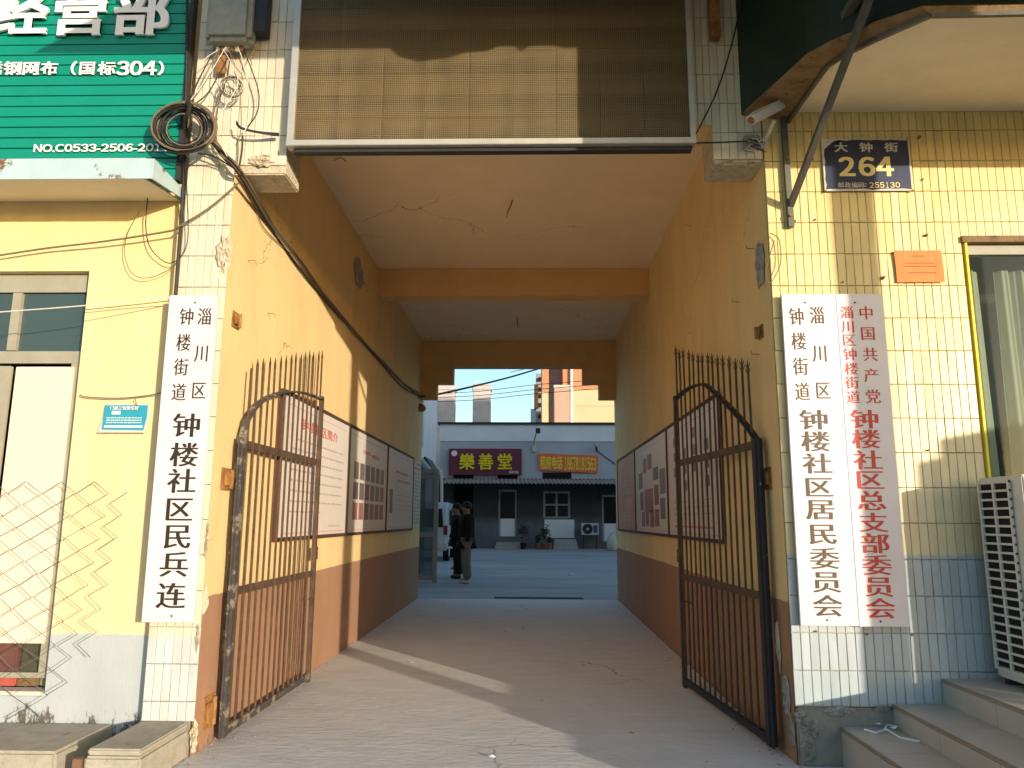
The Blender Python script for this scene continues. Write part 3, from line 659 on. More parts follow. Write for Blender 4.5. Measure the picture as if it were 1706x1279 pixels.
# ---------------------------------------------------------- hanging vertical sign boards
def board(lab, xa, xb, za, zb_, cols, ink, mount):
    T = thing('sign_board', lab, 'sign board', ((xa + xb) / 2, 4.57, za), group='vertical office name boards')
    MB().box(xa, xb, 4.552, 4.572, za, zb_).build('panel', m_sign, T, bevel=0.002)
    MB().box(xa + 0.02, xb - 0.02, 4.573, 4.586, za + 0.05, zb_ - 0.05).build('backing', m_plate, T)
    for (px, py) in mount:
        q = at(px, py, 4.552); MB().disc((q.x, 4.551, q.z), 0.006, (0, 1, 0), 0.004, 8).build('screw', m_dark, T)
    for (s, pts, w, h) in cols:
        for ch, (px, py) in zip(s, pts):
            q = at(px, py, 4.5505); letters(T, ink, [(ch, (q.x, 4.5508, q.z), w, h, 1.15 if w > 0.1 else 0.8)], 'song')
board('white board with black characters on the left tiled pilaster', -2.262, -1.956, 0.752, 2.722,
      [('钟楼街道', [(311,527),(306,570),(302,611),(298,653)], 0.090, 0.112), ('淄川区', [(341,527),(336,588),(331,650)], 0.090, 0.112),
       ('钟楼社区民兵连', [(311,708),(307,757),(303,801),(298,848),(296,893),(290,940),(285,992)], 0.170, 0.150)], m_black, ((325,504),(286,1026)))
board('white board with dark brown characters beside the passage, left one of the right pair', 1.538, 1.866, 0.765, 2.722,
      [('钟楼街道', [(1327,527),(1331,568),(1334,610),(1337,652)], 0.090, 0.112), ('淄川区', [(1361,525),(1366,588),(1371,650)], 0.090, 0.112),
       ('钟楼社区居民委员会', [(1356,699),(1359,735),(1362,772),(1364,811),(1367,848),(1371,889),(1374,930),(1377,969),(1379,1009)], 0.168, 0.124)], m_brownink, ((1341,504),(1378,1033)))
board('white board with red characters, right one of the right pair', 1.868, 2.152, 0.762, 2.722,
      [('淄川区钟楼街道', [(1411,520),(1413,543.5),(1414.5,566),(1416.5,590),(1418.6,614),(1420,637),(1421.5,661)], 0.082, 0.078), ('中国共产党', [(1443,521),(1446,555),(1450,590),(1452,625),(1454.5,660)], 0.090, 0.088),
       ('钟楼社区总支部委员会', [(1440.6,698),(1443,731),(1446,766),(1449,799),(1452,834),(1455,870),(1458,905),(1461,941),(1464,977),(1467,1013)], 0.166, 0.117)], m_red, ((1424,504),(1467,1035)))

# ---------------------------------------------------------- left shop: wall, window, green sign, ledge
S = thing('shop_wall', 'yellow rendered shop front left of the passage with grey mouldy foot', 'building', (-6, 4.68, 0))
WY = 4.68; wx, wz0, wz1 = -2.865, 0.31, 2.925
mb = MB(); mb.box(-12, -2.241, WY, WY + 0.25, wz1, 4.9); mb.box(wx, -2.241, WY, WY + 0.25, 0, wz1); mb.box(-12, wx, WY, WY + 0.25, 0, wz0); mb.build('front_wall', m_lwall, S)
mb = MB(); mb.box(-45, -2.26, WY + 0.27, BY + 0.2, 0, 4.9); mb.build('building_mass', m_conc, S)
Wn = thing('shop_window', 'olive framed window left of the passage with cream lower panel and red goods at its foot', 'window', (-3.6, WY, 0.31))
mb = MB(); mb.box(-5.2, wx - 0.002, WY + 0.06, WY + 0.10, 2.80, 2.923); mb.box(-5.2, wx - 0.002, WY + 0.06, WY + 0.10, 2.325, 2.405); mb.box(wx - 0.032, wx - 0.002, WY + 0.06, WY + 0.10, 0.312, 2.795)
mb.box(-3.39, -3.33, WY + 0.055, WY + 0.098, 2.41, 2.795); mb.box(-5.2, wx - 0.002, WY + 0.06, WY + 0.10, 0.40, 0.43); mb.build('frame', m_frame, Wn)
MB().box(-5.2, wx - 0.035, WY + 0.082, WY + 0.088, 2.405, 2.795).build('pane', g_dark, Wn)
MB().box(-5.2, -3.32, WY + 0.02, WY + 0.05, 0.62, 2.30).build('door_leaf', m_frame, Wn, bevel=0.004)
MB().box(-3.305, wx - 0.062, WY + 0.045, WY + 0.060, 0.60, 2.30).build('cream_panel', m_cream, Wn, bevel=0.003)
MB().box(wx - 0.09, wx - 0.003, WY + 0.0605, WY + 0.0995, 0.431, 2.3245).build('frame_strip', m_frame, Wn)
MB().box(-5.2, wx - 0.095, WY + 0.09, WY + 0.096, 0.43, 0.60).build('low_pane', g_clear, Wn)
MB().box(-5.2, wx, WY + 0.002, WY + 0.12, 0.312, 0.335).build('sill', m_cream, Wn)
MB().box(-5.2, wx - 0.002, WY + 0.20, WY + 0.24, 0.34, 2.9).build('dark_interior', m_hole, Wn)
for (a, b_, m) in ((-3.12, -2.985, m_goods2), (-3.6, -3.125, m_goods), (-2.98, -2.87, m_goods3)):
    MB().prism([(a, WY + 0.115, 0.34), (b_, WY + 0.115, 0.34), (b_ - 0.015, WY + 0.115, 0.62), (a + 0.02, WY + 0.115, 0.62)], (0, 0.07, 0)).build('goods', m, Wn, bevel=0.01)
# green slatted sign
GS = thing('shop_sign', 'green slatted shop sign with raised white characters, upper left', 'sign', (-3.5, 4.55, 3.49))
zt = 3.495; k = 0
while zt < 5.0:
    MB().prism([(-7, 4.562, zt), (-7, 4.548, zt + 0.004), (-7, 4.544, zt + 0.066), (-7, 4.556, zt + 0.0715), (-7, 4.562, zt + 0.0715)], (7 - 2.285, 0, 0)).build('slat', m_green, GS); zt += 0.0742
MB().box(-7, -2.284, 4.563, 4.60, 3.49, 5.0).build('backing', m_dark, GS)
MB().box(-2.284, -2.262, 4.535, 4.60, 3.485, 5.0).build('edge_trim', m_dark, GS)
for ch, (a, b_) in zip('经营部', ((-8, 80), (91, 180), (193, 284))):
    q0 = at(a, 22, 4.53); q1 = at(b_, 22, 4.53); letters(GS, m_white, [(ch, ((q0.x + q1.x) / 2, 4.532, q0.z), q1.x - q0.x + 0.01, 0.345, 1.6)], depth=0.018)
for ch, (a, b_) in zip('锈钢网布（国标304）', ((-24, 4), (7, 38), (38, 67), (69, 97), (104, 122), (132, 160), (164, 193), (196, 215), (218, 237), (239, 261), (270, 288))):
    q0 = at(a, 114, 4.532); q1 = at(b_, 114, 4.532)
    letters(GS, m_white, [(ch, ((q0.x + q1.x) / 2, 4.534, q0.z), (q1.x - q0.x) * (1.0 if ch not in '（）' else 1.7), 0.098, 1.3 if ch not in '（）' else 1.0)], depth=0.008, full=ch not in '304')
mb = MB()
q0 = at(56, 247, 4.535); q1 = at(283, 247, 4.535); line(mb, 'NO.C0533-2506-2011', (q0.x + q1.x) / 2, q0.z, q1.x - q0.x, 0.052, 4.536, 'bold', 1.2, 0.004)
mb.build('phone_lettering', m_white, GS, kind='stuff')
LE = thing('sheet_ledge', 'pale blue sheet metal ledge with rust streaks under the green sign', 'ledge', (-3.5, 4.4, 3.38))
LY = 4.2; lb, lt = at(100, 298, LY).z, at(100, 265, LY).z; lx = at(254, 298, LY).x
MB().prism([(lx, LY, lb), (lx, LY, lt), (-2.262, 4.659, 3.452), (-2.262, 4.659, 3.398)], (-0.012, 0, 0)).build('end_plate', m_ledge, LE)
MB().box(-7, lx - 0.013, LY - 0.002, LY + 0.004, lb, lt).build('front_sheet', m_ledge, LE)
MB().prism([(-2.306, LY + 0.005, lt), (-2.306, 4.675, 3.475), (-2.306, 4.675, 3.483), (-2.306, LY + 0.005, lt + 0.008)], (-4.7, 0, 0)).build('top_sheet', m_ledge, LE)
MB().prism([(-2.306, LY + 0.005, lb + 0.002), (-2.306, 4.675, 3.402), (-2.306, 4.675, 3.410), (-2.306, LY + 0.005, lb + 0.010)], (-4.7, 0, 0)).build('underside', m_soffit, LE)
# blue notice plate
NB = thing('notice_plate', 'small bent blue notice plate with white print hung on the yellow wall', 'notice', (-2.73, 4.63, 1.95))
q = at(203, 695, 4.65)
ax, bx_, az_, bz = at(163, 0, 4.64).x, at(243, 695, 4.64).x, at(200, 717, 4.64).z, at(200, 673, 4.64).z
ax = at(166, 695, 4.64).x
MB().prism([(ax - 0.012, 4.655, az_ - 0.012), (bx_ - 0.008, 4.655, az_ - 0.012), (bx_ + 0.012, 4.668, (az_ + bz) / 2), (bx_ + 0.004, 4.672, bz + 0.006), (ax + 0.014, 4.672, bz + 0.008), (ax + 0.004, 4.668, (az_ + bz) / 2)], (0, -0.004, 0)).build('backing', m_plate, NB)
MB().prism([(ax + 0.016, 4.65, az_ + 0.008), (bx_ - 0.014, 4.65, az_ + 0.004), (bx_ - 0.002, 4.655, (az_ + bz) / 2), (bx_ - 0.004, 4.66, bz - 0.004), (ax + 0.018, 4.66, bz - 0.004)], (0, -0.003, 0)).build('plate', m_bluelt, NB)
mb = MB(); cxn = (ax + bx_) / 2
line(mb, '门前三包责任牌', cxn, bz - 0.024, (bx_ - ax) * 0.62, 0.024, 4.6465, 'bold')
for i, zz_ in enumerate((bz - 0.085, bz - 0.10, bz - 0.115)): strips(mb, ax + 0.04, bx_ - 0.03, zz_, 0.005, 4.6465, 9)
mb.box(ax + 0.07, ax + 0.125, 4.646, 4.6465, bz - 0.064, bz - 0.042); mb.box(ax + 0.03, bx_ - 0.02, 4.646, 4.6465, az_ + 0.02, az_ + 0.032)
mb.build('print', m_white, NB)
MB().tube([at(225, 664, 4.64), at(227, 672, 4.645), at(229, 676, 4.645)], 0.003, 5).build('hanging_wire', m_rust, NB)
# foot ledge and pilaster plinth
MB().box(-9, -2.43, 4.12, WY - 0.002, 0.0, 0.165).build('pavement_ledge', m_slab, None, bevel=0.015, kind='structure')
PB = MB().box(-2.245, -1.955, 4.05, FY - 0.002, 0.0, 0.165).build('plinth_block', m_slab, None, bevel=0.012); tag(PB, 'rough cement block on the ground at the foot of the left pilaster', 'plinth')
MB().box(-2.238, -1.96, 4.065, FY - 0.003, 0.166, 0.198).build('coping', m_slab, PB, bevel=0.008)
bk = MB().box(-2.31, -2.262, 4.06, 4.11, 0.0, 0.15).build('brick', m_pot, None, bevel=0.004); tag(bk, 'broken red brick between the pavement ledge and the plinth block', 'brick')

# chain-link wire mesh leaning at the left window
CL = thing('chain_link_panel', 'loose ragged sheet of chain link wire in front of the left window', 'wire fence', (-3.0, 4.5, 0.2))
cwid, chei = 0.105, 0.135
for i in range(24):
    xw = -3.95 + i * cwid * 0.5 * 1.0
    if i % 1: continue
def zig(xc, ztop, zbot, side, ph, seed):
    rnd = random.Random(seed); pts = []; z = ztop; k = ph
    while z > zbot:
        lean = (ztop - z) * -0.10
        xx = xc + (cwid / 2 if (k % 2) ^ side else -cwid / 2) * 0.96 + rnd.uniform(-0.006, 0.006) + lean
        yy = 4.585 - 0.03 * math.sin(z * 3) + rnd.uniform(-0.006, 0.006) + (0.003 if k % 2 else -0.003)
        pts.append(Vector((xx, yy, z + rnd.uniform(-0.004, 0.004)))); z -= chei / 2; k += 1
    return pts
for i in range(14):
    xc = -3.86 + i * cwid
    ztop = 1.56 if i < 13 else 1.50
    zbot = 0.19 + (0.10 if i % 3 == 0 else 0) + max(0, i - 12) * 0.3
    pts = zig(xc, ztop, zbot, i % 2, 0, i)
    if len(pts) < 2: continue
    MB().tube(pts, 0.0029, 5).build('wire', m_mesh, CL)

# ---------------------------------------------------------- right shop: tiled wall, window, canopy, steps
T2 = thing('tiled_shop_wall', 'yellow strip-tiled shop front right of the passage with pale lower band', 'building', (3, FY, 0))
wxr, wzt, wzb = 2.70, 3.07, 1.0
mb = MB(); mb.box(XR + 0.004, wxr, FY + 0.013, FY + 0.26, 0.315, 4.9); mb.box(wxr, 12, FY + 0.013, FY + 0.26, wzt, 4.9); mb.box(wxr, 12, FY + 0.013, FY + 0.26, 0.315, wzb); mb.build('wall_core', m_grout, T2)
MB().box(XR + 0.006, 12, FY - 0.004, FY + 0.25, 0.0, 0.313).build('concrete_plinth', m_conc, T2, bevel=0.01)
mb = MB(); mb.box(1.76, 45, FY + 0.7, BY + 0.2, 0, 4.9); mb.build('building_mass', m_conc, T2)
SG = (1.56, 2.14, 0.80, 2.70)
tiles(T2, 'r', 1.497, wxr - 0.012, 0.32, 4.02, FY + 0.013, hide=[SG])
NT[T2.name] = 999
tiles(T2, 'r', wxr - 0.012, 4.4, wzt + 0.04, 4.3, FY + 0.013)
tiles(T2, 'r', wxr - 0.012, 4.4, 0.32, wzb, FY + 0.013)
def onwall(px, py): return at(px, py, FY)
SW = thing('curtained_window', 'shop window right of the passage with cream curtains behind reflective glass', 'window', (3.4, FY, 1.0))
MB().box(wxr - 0.015, 5.4, FY - 0.02, FY + 0.2, wzt - 0.005, wzt + 0.036).build('lintel_strip', m_strip, SW)
mb = MB(); mb.box(wxr + 0.001, wxr + 0.015, FY - 0.012, FY + 0.12, wzb + 0.002, wzt - 0.008); mb.build('yellow_trim', m_yfilm, SW)
MB().box(wxr + 0.023, 5.4, FY + 0.03, FY + 0.08, wzt - 0.07, wzt - 0.008).build('top_frame', m_frame, SW)
MB().box(wxr + 0.023, 5.4, FY + 0.05, FY + 0.056, wzb + 0.002, wzt - 0.072).build('pane', g_clear, SW)
MB().box(wxr + 0.023, 5.4, FY + 0.60, FY + 0.64, wzb - 0.2, 3.3).build('dark_room', m_room, SW)
def curtain(xa, xb, ph):
    mb_ = MB(); n = 60; zt_, zb2 = wzt - 0.15, wzb + 0.02
    for i in range(n + 1):
        u = i / n; x = xa + (xb - xa) * u; y = FY + 0.12 + 0.03 * math.sin(u * (xb - xa) * 55 + ph) + 0.012 * math.sin(u * (xb - xa) * 131)
        mb_.v += [(x + 0.02 * math.sin(u * 9), y, zb2), (xa + (xb - xa) * (u * 0.86 + 0.05), y * 0.6 + (FY + 0.12) * 0.4, zt_)]
    for i in range(n): mb_.f.append((2*i, 2*i+2, 2*i+3, 2*i+1))
    mb_.build('curtain', m_curt, SW, smooth=True)
curtain(2.71, 2.86, 0); curtain(2.93, 3.28, 1.3); curtain(3.34, 3.9, 2.2)
# house number plate
HN = thing('house_number_plate', 'dark blue street number plate with yellow 264 on the right tiled wall', 'number plate', (2.14, 4.58, 3.4))
xa, xb, za, zb_ = at(1371, 275, 4.583).x, at(1518, 275, 4.583).x, at(1445, 318, 4.583).z, at(1445, 231, 4.583).z
rnd = random.Random(5)
MB().box(xa, xb, 4.580, 4.586, za, zb_).build('backing', m_plate, HN)
out = []
for i in range(12): out.append((xa + 0.008 + (xb - xa - 0.02) * i / 11, za + 0.008 + rnd.uniform(0, 0.008)))
for i in range(1, 8): out.append((xb - 0.010 - rnd.uniform(0, 0.006), za + 0.01 + (zb_ - za - 0.02) * i / 8))
for i in range(12): out.append((xb - 0.012 - (xb - xa - (0.02 if i < 10 else 0.09)) * i / 11, zb_ - 0.008 - rnd.uniform(0, 0.008)))
for i in range(1, 8): out.append((xa + 0.006 + rnd.uniform(0, 0.010), zb_ - 0.03 - (zb_ - za - 0.03) * i / 8))
MB().prism([(x, 4.5795, z) for x, z in out], (0, -0.0012, 0)).build('enamel', m_blue, HN)
for ch, px in zip('大钟街', (1401, 1443, 1485)): q = at(px, 245, 4.577); letters(HN, m_plate, [(ch, (q.x, 4.5775, q.z), 0.085, 0.066, 1.2)])
mb = MB()
for ch, px in zip('邮政编码:', (1401, 1412.5, 1424, 1435, 1442)):
    q = at(px, 308, 4.577); put(mb, ch, (q.x, 4.5775, q.z), 0.040 if ch != ':' else 0.008, 0.038 if ch != ':' else 0.022, 'bold', heavy=0.6)
mb.build('small_print', m_plate, HN, kind='stuff')
for ch, px in zip('264', (1411, 1444, 1474)): q = at(px, 277, 4.577); letters(HN, m_gold, [(ch, (q.x, 4.5775, q.z), 0.092 if ch != '4' else 0.100, 0.125, 1.7)], full=False, name='digit')
q0 = at(1448, 308, 4.577); q1 = at(1500, 308, 4.577)
for k, ch in enumerate('255130'): w = (q1.x - q0.x) / 6; letters(HN, m_gold, [(ch, (q0.x + w * (k + 0.5), 4.5775, q0.z), w * (0.80 if ch != '1' else 0.45), 0.036, 1.0)], full=False, name='digit')
for (px, py) in ((1376, 318), (1521, 317), (1512, 231)): q = at(px, py, 4.578); MB().disc(q, 0.006, (0, 1, 0), 0.008, 8).build('screw', m_rust, HN)
# orange paper
OP = thing('paper_notice', 'orange paper notice with faint printed lines on the yellow tiles', 'notice', (2.45, 4.58, 2.9))
xa, xb, za, zb_ = at(1491, 440, 4.584).x, at(1570, 440, 4.584).x, at(1530, 470, 4.584).z, at(1530, 417, 4.584).z
mb = MB(); n = 10
for i in range(n + 1):
    x = xa + (xb - xa) * i / n
    for z in (za, (za + zb_) / 2, zb_): mb.v.append((x + 0.004 * (z < zb_), 4.583 + 0.0012 * math.sin(i * 1.7 + z * 9), z))
for i in range(n):
    for k in range(2): a = i * 3 + k; mb.f.append((a, a + 3, a + 4, a + 1))
mb.build('sheet', m_pink, OP)
mb = MB(); w = xb - xa
for (zf, a, b_) in ((0.82, 0.38, 0.66), (0.60, 0.20, 0.85), (0.50, 0.18, 0.88), (0.30, 0.25, 0.85)): strips(mb, xa + w * a, xa + w * b_, za + (zb_ - za) * zf, 0.005, 4.5805, 14)
mb.build('print', pm('paper_ink', (0.42, 0.12, 0.05), 0.7), OP)
# screws, plugs in the tiled wall
for (px, py, s_) in ((1325, 368, 1), (1358, 366, 1), (1404, 470, .8), (1543, 392, 1.6), (1471, 463, 1.8), (1531, 229, 1.6), (1354, 265, 1), (1537, 299, 1), (1445, 1057, 1), (1520, 1058, 1), (1547, 750, 1), (1360, 1052, 1)):
    q = at(px, py, FY - 0.006); MB().tube([q + Vector((0, 0.01, 0)), q + Vector((0.0, -0.008 * s_, 0.002))], 0.0055 * s_, 7).build('wall_plug', m_rust, T2)
# awning sign box on the right: dark green faces, edge strip, cream soffit
AW = thing('awning_sign', 'dark green boxed shop sign with cream soffit jutting out over the right shop', 'awning', (2.5, FY, 3.95))
pz = [4.0, 3.90, 3.87, 3.84, 3.82, 3.82]
plan = [at(1235, 188, FY + 0.0)] + [atZ(px, py, z) for (px, py), z in zip(((1344, 88), (1384, 66), (1458, 34), (1536, 8)), pz[1:])]; plan.append(plan[-1] + Vector((4.5, -0.05, 0)))
iz = [3.965, 3.885, 3.84, 3.80, 3.79, 3.79]
inn = [at(1312, 198, FY + 0.0)] + [atZ(px, py, z) for (px, py), z in zip(((1378, 104), (1412, 82), (1462, 58), (1549, 19)), iz[1:])]; inn.append(atZ(1663, 3, 3.79)); inn[5] = inn[4] + Vector((4.5, inn[5].y - inn[4].y, 0))
for i in range(5):
    a, b_ = plan[i], plan[i + 1]; up1 = Vector((0, 0, 5.4 - a.z)); up2 = Vector((0, 0, 5.4 - b_.z))
    MB().prism([a, b_, b_ + up2, a + up1], (0.012, 0.014, 0)).build('fascia_sheet', m_dgreen, AW)
    ia, ib = inn[i], inn[i + 1]; dn = Vector((0, 0, -0.004))
    MB().prism([a + dn, b_ + dn, ib, ia], (0, 0, -0.010)).build('edge_strip', m_strip, AW)
    MB().bar(ia + Vector((0, 0, -0.022)), ib + Vector((0, 0, -0.022)), 0.02, 0.02).build('edge_angle', m_steel, AW)
mb = MB(); w5 = [Vector((inn[i].x if i else inn[0].x, FY - 0.002, 3.955)) for i in range(6)]
for i in range(5): mb.quad(inn[i], inn[i + 1], w5[i + 1], w5[i]); mb.quad(*[q + Vector((0, 0, 0.012)) for q in (w5[i], w5[i + 1], inn[i + 1], inn[i])])
mb.build('soffit', m_soffit, AW)
FBZ = 3.628 + 1.56 * SUN_S; MB().box(0.31 + 1.5 * SUN_DIR.x / -SUN_DIR.y, 6.5, 3.02, 3.05, FBZ, 5.4).build('shade_board', m_dgreen, AW)  # unseen board and stays added to shade the display panel's right end
MB().bar((2.2, 3.06, 4.6), (2.2, 3.35, 4.6), 0.04).build('shade_board_stay', m_steel, AW)
MB().bar((3.4, 3.06, 4.4), (3.4, 3.32, 4.4), 0.04).build('shade_board_stay', m_steel, AW)
# bracket of angle steel
BR = thing('steel_bracket', 'grey angle steel bracket holding the right sign box to the tiled wall', 'bracket', (1.72, 4.58, 3.2))
p1 = at(1304, 186, 4.575); p2 = at(1318, 378, 4.575); MB().bar(p1, p2, 0.035, 0.03, up=(0, 1, 0)).build('wall_bar', m_steel, BR)
p3 = at(1317, 342, 4.57); p4 = at(1452, -12, 3.40); MB().bar(p3, p4, 0.034, 0.034).build('strut', m_steel, BR)
p5 = at(1308, 188, 4.56); p6 = at(1432, -12, 3.48); MB().bar(p5, p6, 0.04, 0.04).build('strut', m_steel, BR)
for (px, py) in ((1317, 358), (1312, 262)): MB().disc(at(px, py, 4.556), 0.012, (0, 1, 0), 0.014, 6).build('bolt', m_rust, BR)

# steps of pale floor tile climbing to the right
ST = thing('entrance_steps', 'pale tiled entrance steps rising to the right below the tiled wall', 'steps', (2.5, 4.2, 0))
s1, s2, s3 = at(1401, 1210, FY - 0.005), at(1487, 1172, FY - 0.005), at(1570, 1130, FY - 0.005)
xs = [s1.x, s2.x, s3.x, 6.0]; zs = [s1.z, s2.z, s3.z]
for i in range(3):
    x0_, x1_ = xs[i], xs[i + 1]; z0_ = 0.0 if i == 0 else zs[i - 1] - 0.02
    MB().box(x0_ + 0.006, x1_ + (0.02 if i < 2 else 0), 2.6, FY - 0.006, 0, zs[i] - 0.022).build('riser_block', m_step, ST)
    for j in range(4):
        ya = FY - 0.006 - j * 0.5; yb = ya - 0.497
        xa2 = x0_; xb2 = x1_ + 0.004 if i < 2 else x1_
        MB().box(xa2, xb2, yb, ya, zs[i] - 0.021, zs[i]).build('tread_tile', m_step, ST, bevel=0.002)
        MB().box(x0_ - 0.0015, x0_ + 0.0055, yb, ya, (0 if i == 0 else zs[i - 1]) + 0.001, zs[i] - 0.024).build('riser_tile', m_step, ST)
    MB().box(x0_ - 0.006, x0_ - 0.002, 2.61, FY - 0.01, zs[i] - 0.014, zs[i] - 0.003).build('nosing', m_nose, ST)
# litter
LT = thing('crumpled_litter', 'crumpled white paper and plastic strip lying on the lowest tiled step', 'litter', tuple(atZ(1475, 1217, s1.z)))
q = atZ(1475, 1217, s1.z)
rnd = random.Random(2); mb = MB()
for k in range(7):
    c = q + Vector((rnd.uniform(-0.07, 0.06), rnd.uniform(-0.05, 0.06), 0.012)); a = [c + Vector((rnd.uniform(-0.035, 0.035), rnd.uniform(-0.03, 0.03), rnd.uniform(-0.01, 0.02))) for _ in range(4)]
    mb.quad(a[0], a[1], a[2]); mb.quad(a[1], a[2], a[3])
mb.build('paper_scrap', m_litter, LT)
MB().tube([atZ(1440, 1215, s1.z + .012), atZ(1460, 1221, s1.z + .006), atZ(1476, 1214, s1.z + .015), atZ(1500, 1229, s1.z + .006), atZ(1532, 1235, s1.z + .006)], 0.006, 5).build('plastic_strip', m_litter, LT)
# outdoor condenser
xc = at(1634, 795, 4.45).x
AC = thing('outdoor_air_conditioner', 'tall cream outdoor air conditioner on the top step with a side grille', 'air conditioner', (xc, 4.3, s3.z))
zt_ = at(1634, 797, 4.50).z; yb_, yf_ = 4.50, 4.10; zb2 = s3.z + 0.035
MB().box(xc + 0.012, xc + 0.95, yf_, yb_, zb2, zt_).build('casing', m_acw, AC, bevel=0.008)
MB().box(xc + 0.008, xc + 0.0115, yf_ + 0.115, yb_ - 0.03, zb2 + 0.06, zt_ - 0.04).build('coil', m_hole, AC)
nrow = 21; gz0, gz1 = zb2 + 0.05, zt_ - 0.03; gh = (gz1 - gz0) / nrow; ga, gb = yf_ + 0.105, yb_ - 0.02; gm = (ga + gb) / 2
for k in range(nrow + 1): MB().box(xc - 0.004, xc + 0.0075, ga - 0.008, gb + 0.008, gz0 + k * gh - 0.006, gz0 + k * gh + 0.006).build('grille_bar', m_acw, AC)
for y in (ga, gm, gb): MB().box(xc - 0.0055, xc + 0.007, y - 0.008, y + 0.008, gz0 - 0.006, gz1 + 0.006).build('grille_post', m_acw, AC)
for (yy) in (yf_ + 0.05, yb_ - 0.05): MB().box(xc + 0.03, xc + 0.92, yy - 0.02, yy + 0.02, s3.z + 0.001, zb2 - 0.001).build('foot', m_dark, AC)
MB().tube([(xc + 0.5, yf_ - 0.008, (zb2 + zt_) / 2 + 0.25 + 0.0), (xc + 0.5, yf_ + 0.01, (zb2 + zt_) / 2 + 0.25)], 0.2, 24).build('fan_guard', m_dark, AC)

# camera and junction box
CM = thing('security_camera', 'white bullet security camera pointing left below the right sign box', 'camera', tuple(at(1290, 215, 4.5)))
a = at(1252, 200, 4.33); b_ = at(1302, 174, 4.42)
MB().bar(a, b_, 0.055, 0.055).build('housing', m_acw, CM, bevel=0.006)
MB().bar(a + Vector((-0.012, -0.004, 0.030)), b_ + Vector((0.012, 0.003, 0.034)), 0.075, 0.006).build('sun_shield', m_acw, CM)
MB().disc(a - (b_ - a).normalized() * 0.004, 0.022, tuple(b_ - a), 0.008, 12).build('lens', m_rust, CM)
MB().tube([at(1290, 200, 4.42), at(1284, 215, 4.46), at(1272, 240, 4.58)], 0.012, 7).build('arm', m_acw, CM)
MB().disc(at(1272, 240, 4.59), 0.03, (0, 1, 0), 0.014, 12).build('base', m_acw, CM)
JB = thing('junction_box', 'small grey junction box with tangled wires on the right pilaster', 'junction box', tuple(at(1256, 240, 4.56)))
q = at(1253, 236, 4.56); MB().box(q.x - 0.05, q.x + 0.055, 4.55, 4.60, q.z - 0.045, q.z + 0.05).build('box', m_boxp, JB, bevel=0.01)
rnd = random.Random(3)
for k in range(5):
    pts = [q + Vector((rnd.uniform(-0.06, 0.10), -0.02 - rnd.uniform(0, 0.02), rnd.uniform(-0.10, 0.02))) for _ in range(4)]
    MB().tube(pts, 0.003, 5).build('wire', m_cable if k % 2 else m_cablew, JB)

# electrical box at the top of the left pilaster
EB = thing('telecom_box', 'grey green telecom box with a row of cable glands high on the left pilaster', 'utility box', tuple(at(380, 40, 4.5)))
q0 = at(341, 62, 4.46); q1 = at(417, 60, 4.46)
MB().box(q0.x, q1.x, 4.44, 4.585, q0.z - 0.02, 5.02).build('casing', m_boxp, EB, bevel=0.03, seg=4)
MB().box(q0.x - 0.006, q1.x + 0.006, 4.50, 4.515, q0.z - 0.028, 5.02).build('rim', m_boxp, EB, bevel=0.006)
for k in range(6): x = q0.x + 0.06 + k * 0.032; MB().tube([(x, 4.53, q0.z - 0.02), (x, 4.53, q0.z - 0.055)], 0.013, 8).build('cable_gland', m_rust if k % 2 else m_acw, EB)
q2 = at(421, 60, 4.55); q3 = at(446, 60, 4.55); MB().box(q2.x, q3.x, 4.50, 4.59, q2.z, 5.0).build('side_bracket', m_dark, EB)
SB = tag(MB().box(at(1184, 60, 4.55).x, at(1200, 60, 4.55).x, 4.53, 4.595, at(1190, 62, 4.55).z, 5.0).build('iron_bracket', m_rust), 'rusty iron bracket hanging at the top of the right pilaster', 'bracket')

# ---------------------------------------------------------- cables
def cable(pts, r, m, lab, cat='cable', name='cable', group='loose cables on the facade', n=6, sag=None):
    P = [Vector(p) for p in pts]; out = []
    for i in range(len(P) - 1):                       # smooth through the points
        p0 = P[max(i - 1, 0)]; p1 = P[i]; p2 = P[i + 1]; p3 = P[min(i + 2, len(P) - 1)]
        for k in range(6):
            t = k / 6; out.append(0.5 * ((2 * p1) + (-p0 + p2) * t + (2*p0 - 5*p1 + 4*p2 - p3) * t*t + (-p0 + 3*p1 - 3*p2 + p3) * t**3))
    out.append(P[-1]); mb_ = MB().tube(out, r, n)
    if lab is None: return mb_
    return tag(mb_.build(name, m), lab, cat, group)
# the coil
CO = thing('cable_coil', 'big coil of black cable hung at the edge of the green sign', 'cable coil', tuple(at(305, 213, 4.45)))
rnd = random.Random(11)
for k in range(17):
    rx_ = 54 - (k * 1.5) + rnd.uniform(-3.5, 3.5); ry_ = 42 - k * 1.0 + rnd.uniform(-3, 3); cx0 = 304 + rnd.uniform(-4, 4); cy0 = 213 - 2 + rnd.uniform(-2, 4) + k * 0.2; Yk = 4.44 + rnd.uniform(-0.03, 0.04)
    pts = [at(cx0 + rx_ * math.cos(t), cy0 + ry_ * math.sin(t), Yk + 0.008 * math.sin(3 * t + k)) for t in [2 * math.pi * i / 32 for i in range(33)]]
    MB().tube(pts, rnd.choice((0.0045, 0.006, 0.0075)), 6).build('loop', m_cable if k % 3 else m_cable2, CO)
MB().tube([at(313, 170, 4.40), at(316, 178, 4.38), at(314, 190, 4.40)], 0.016, 8).build('tie', m_cable, CO)
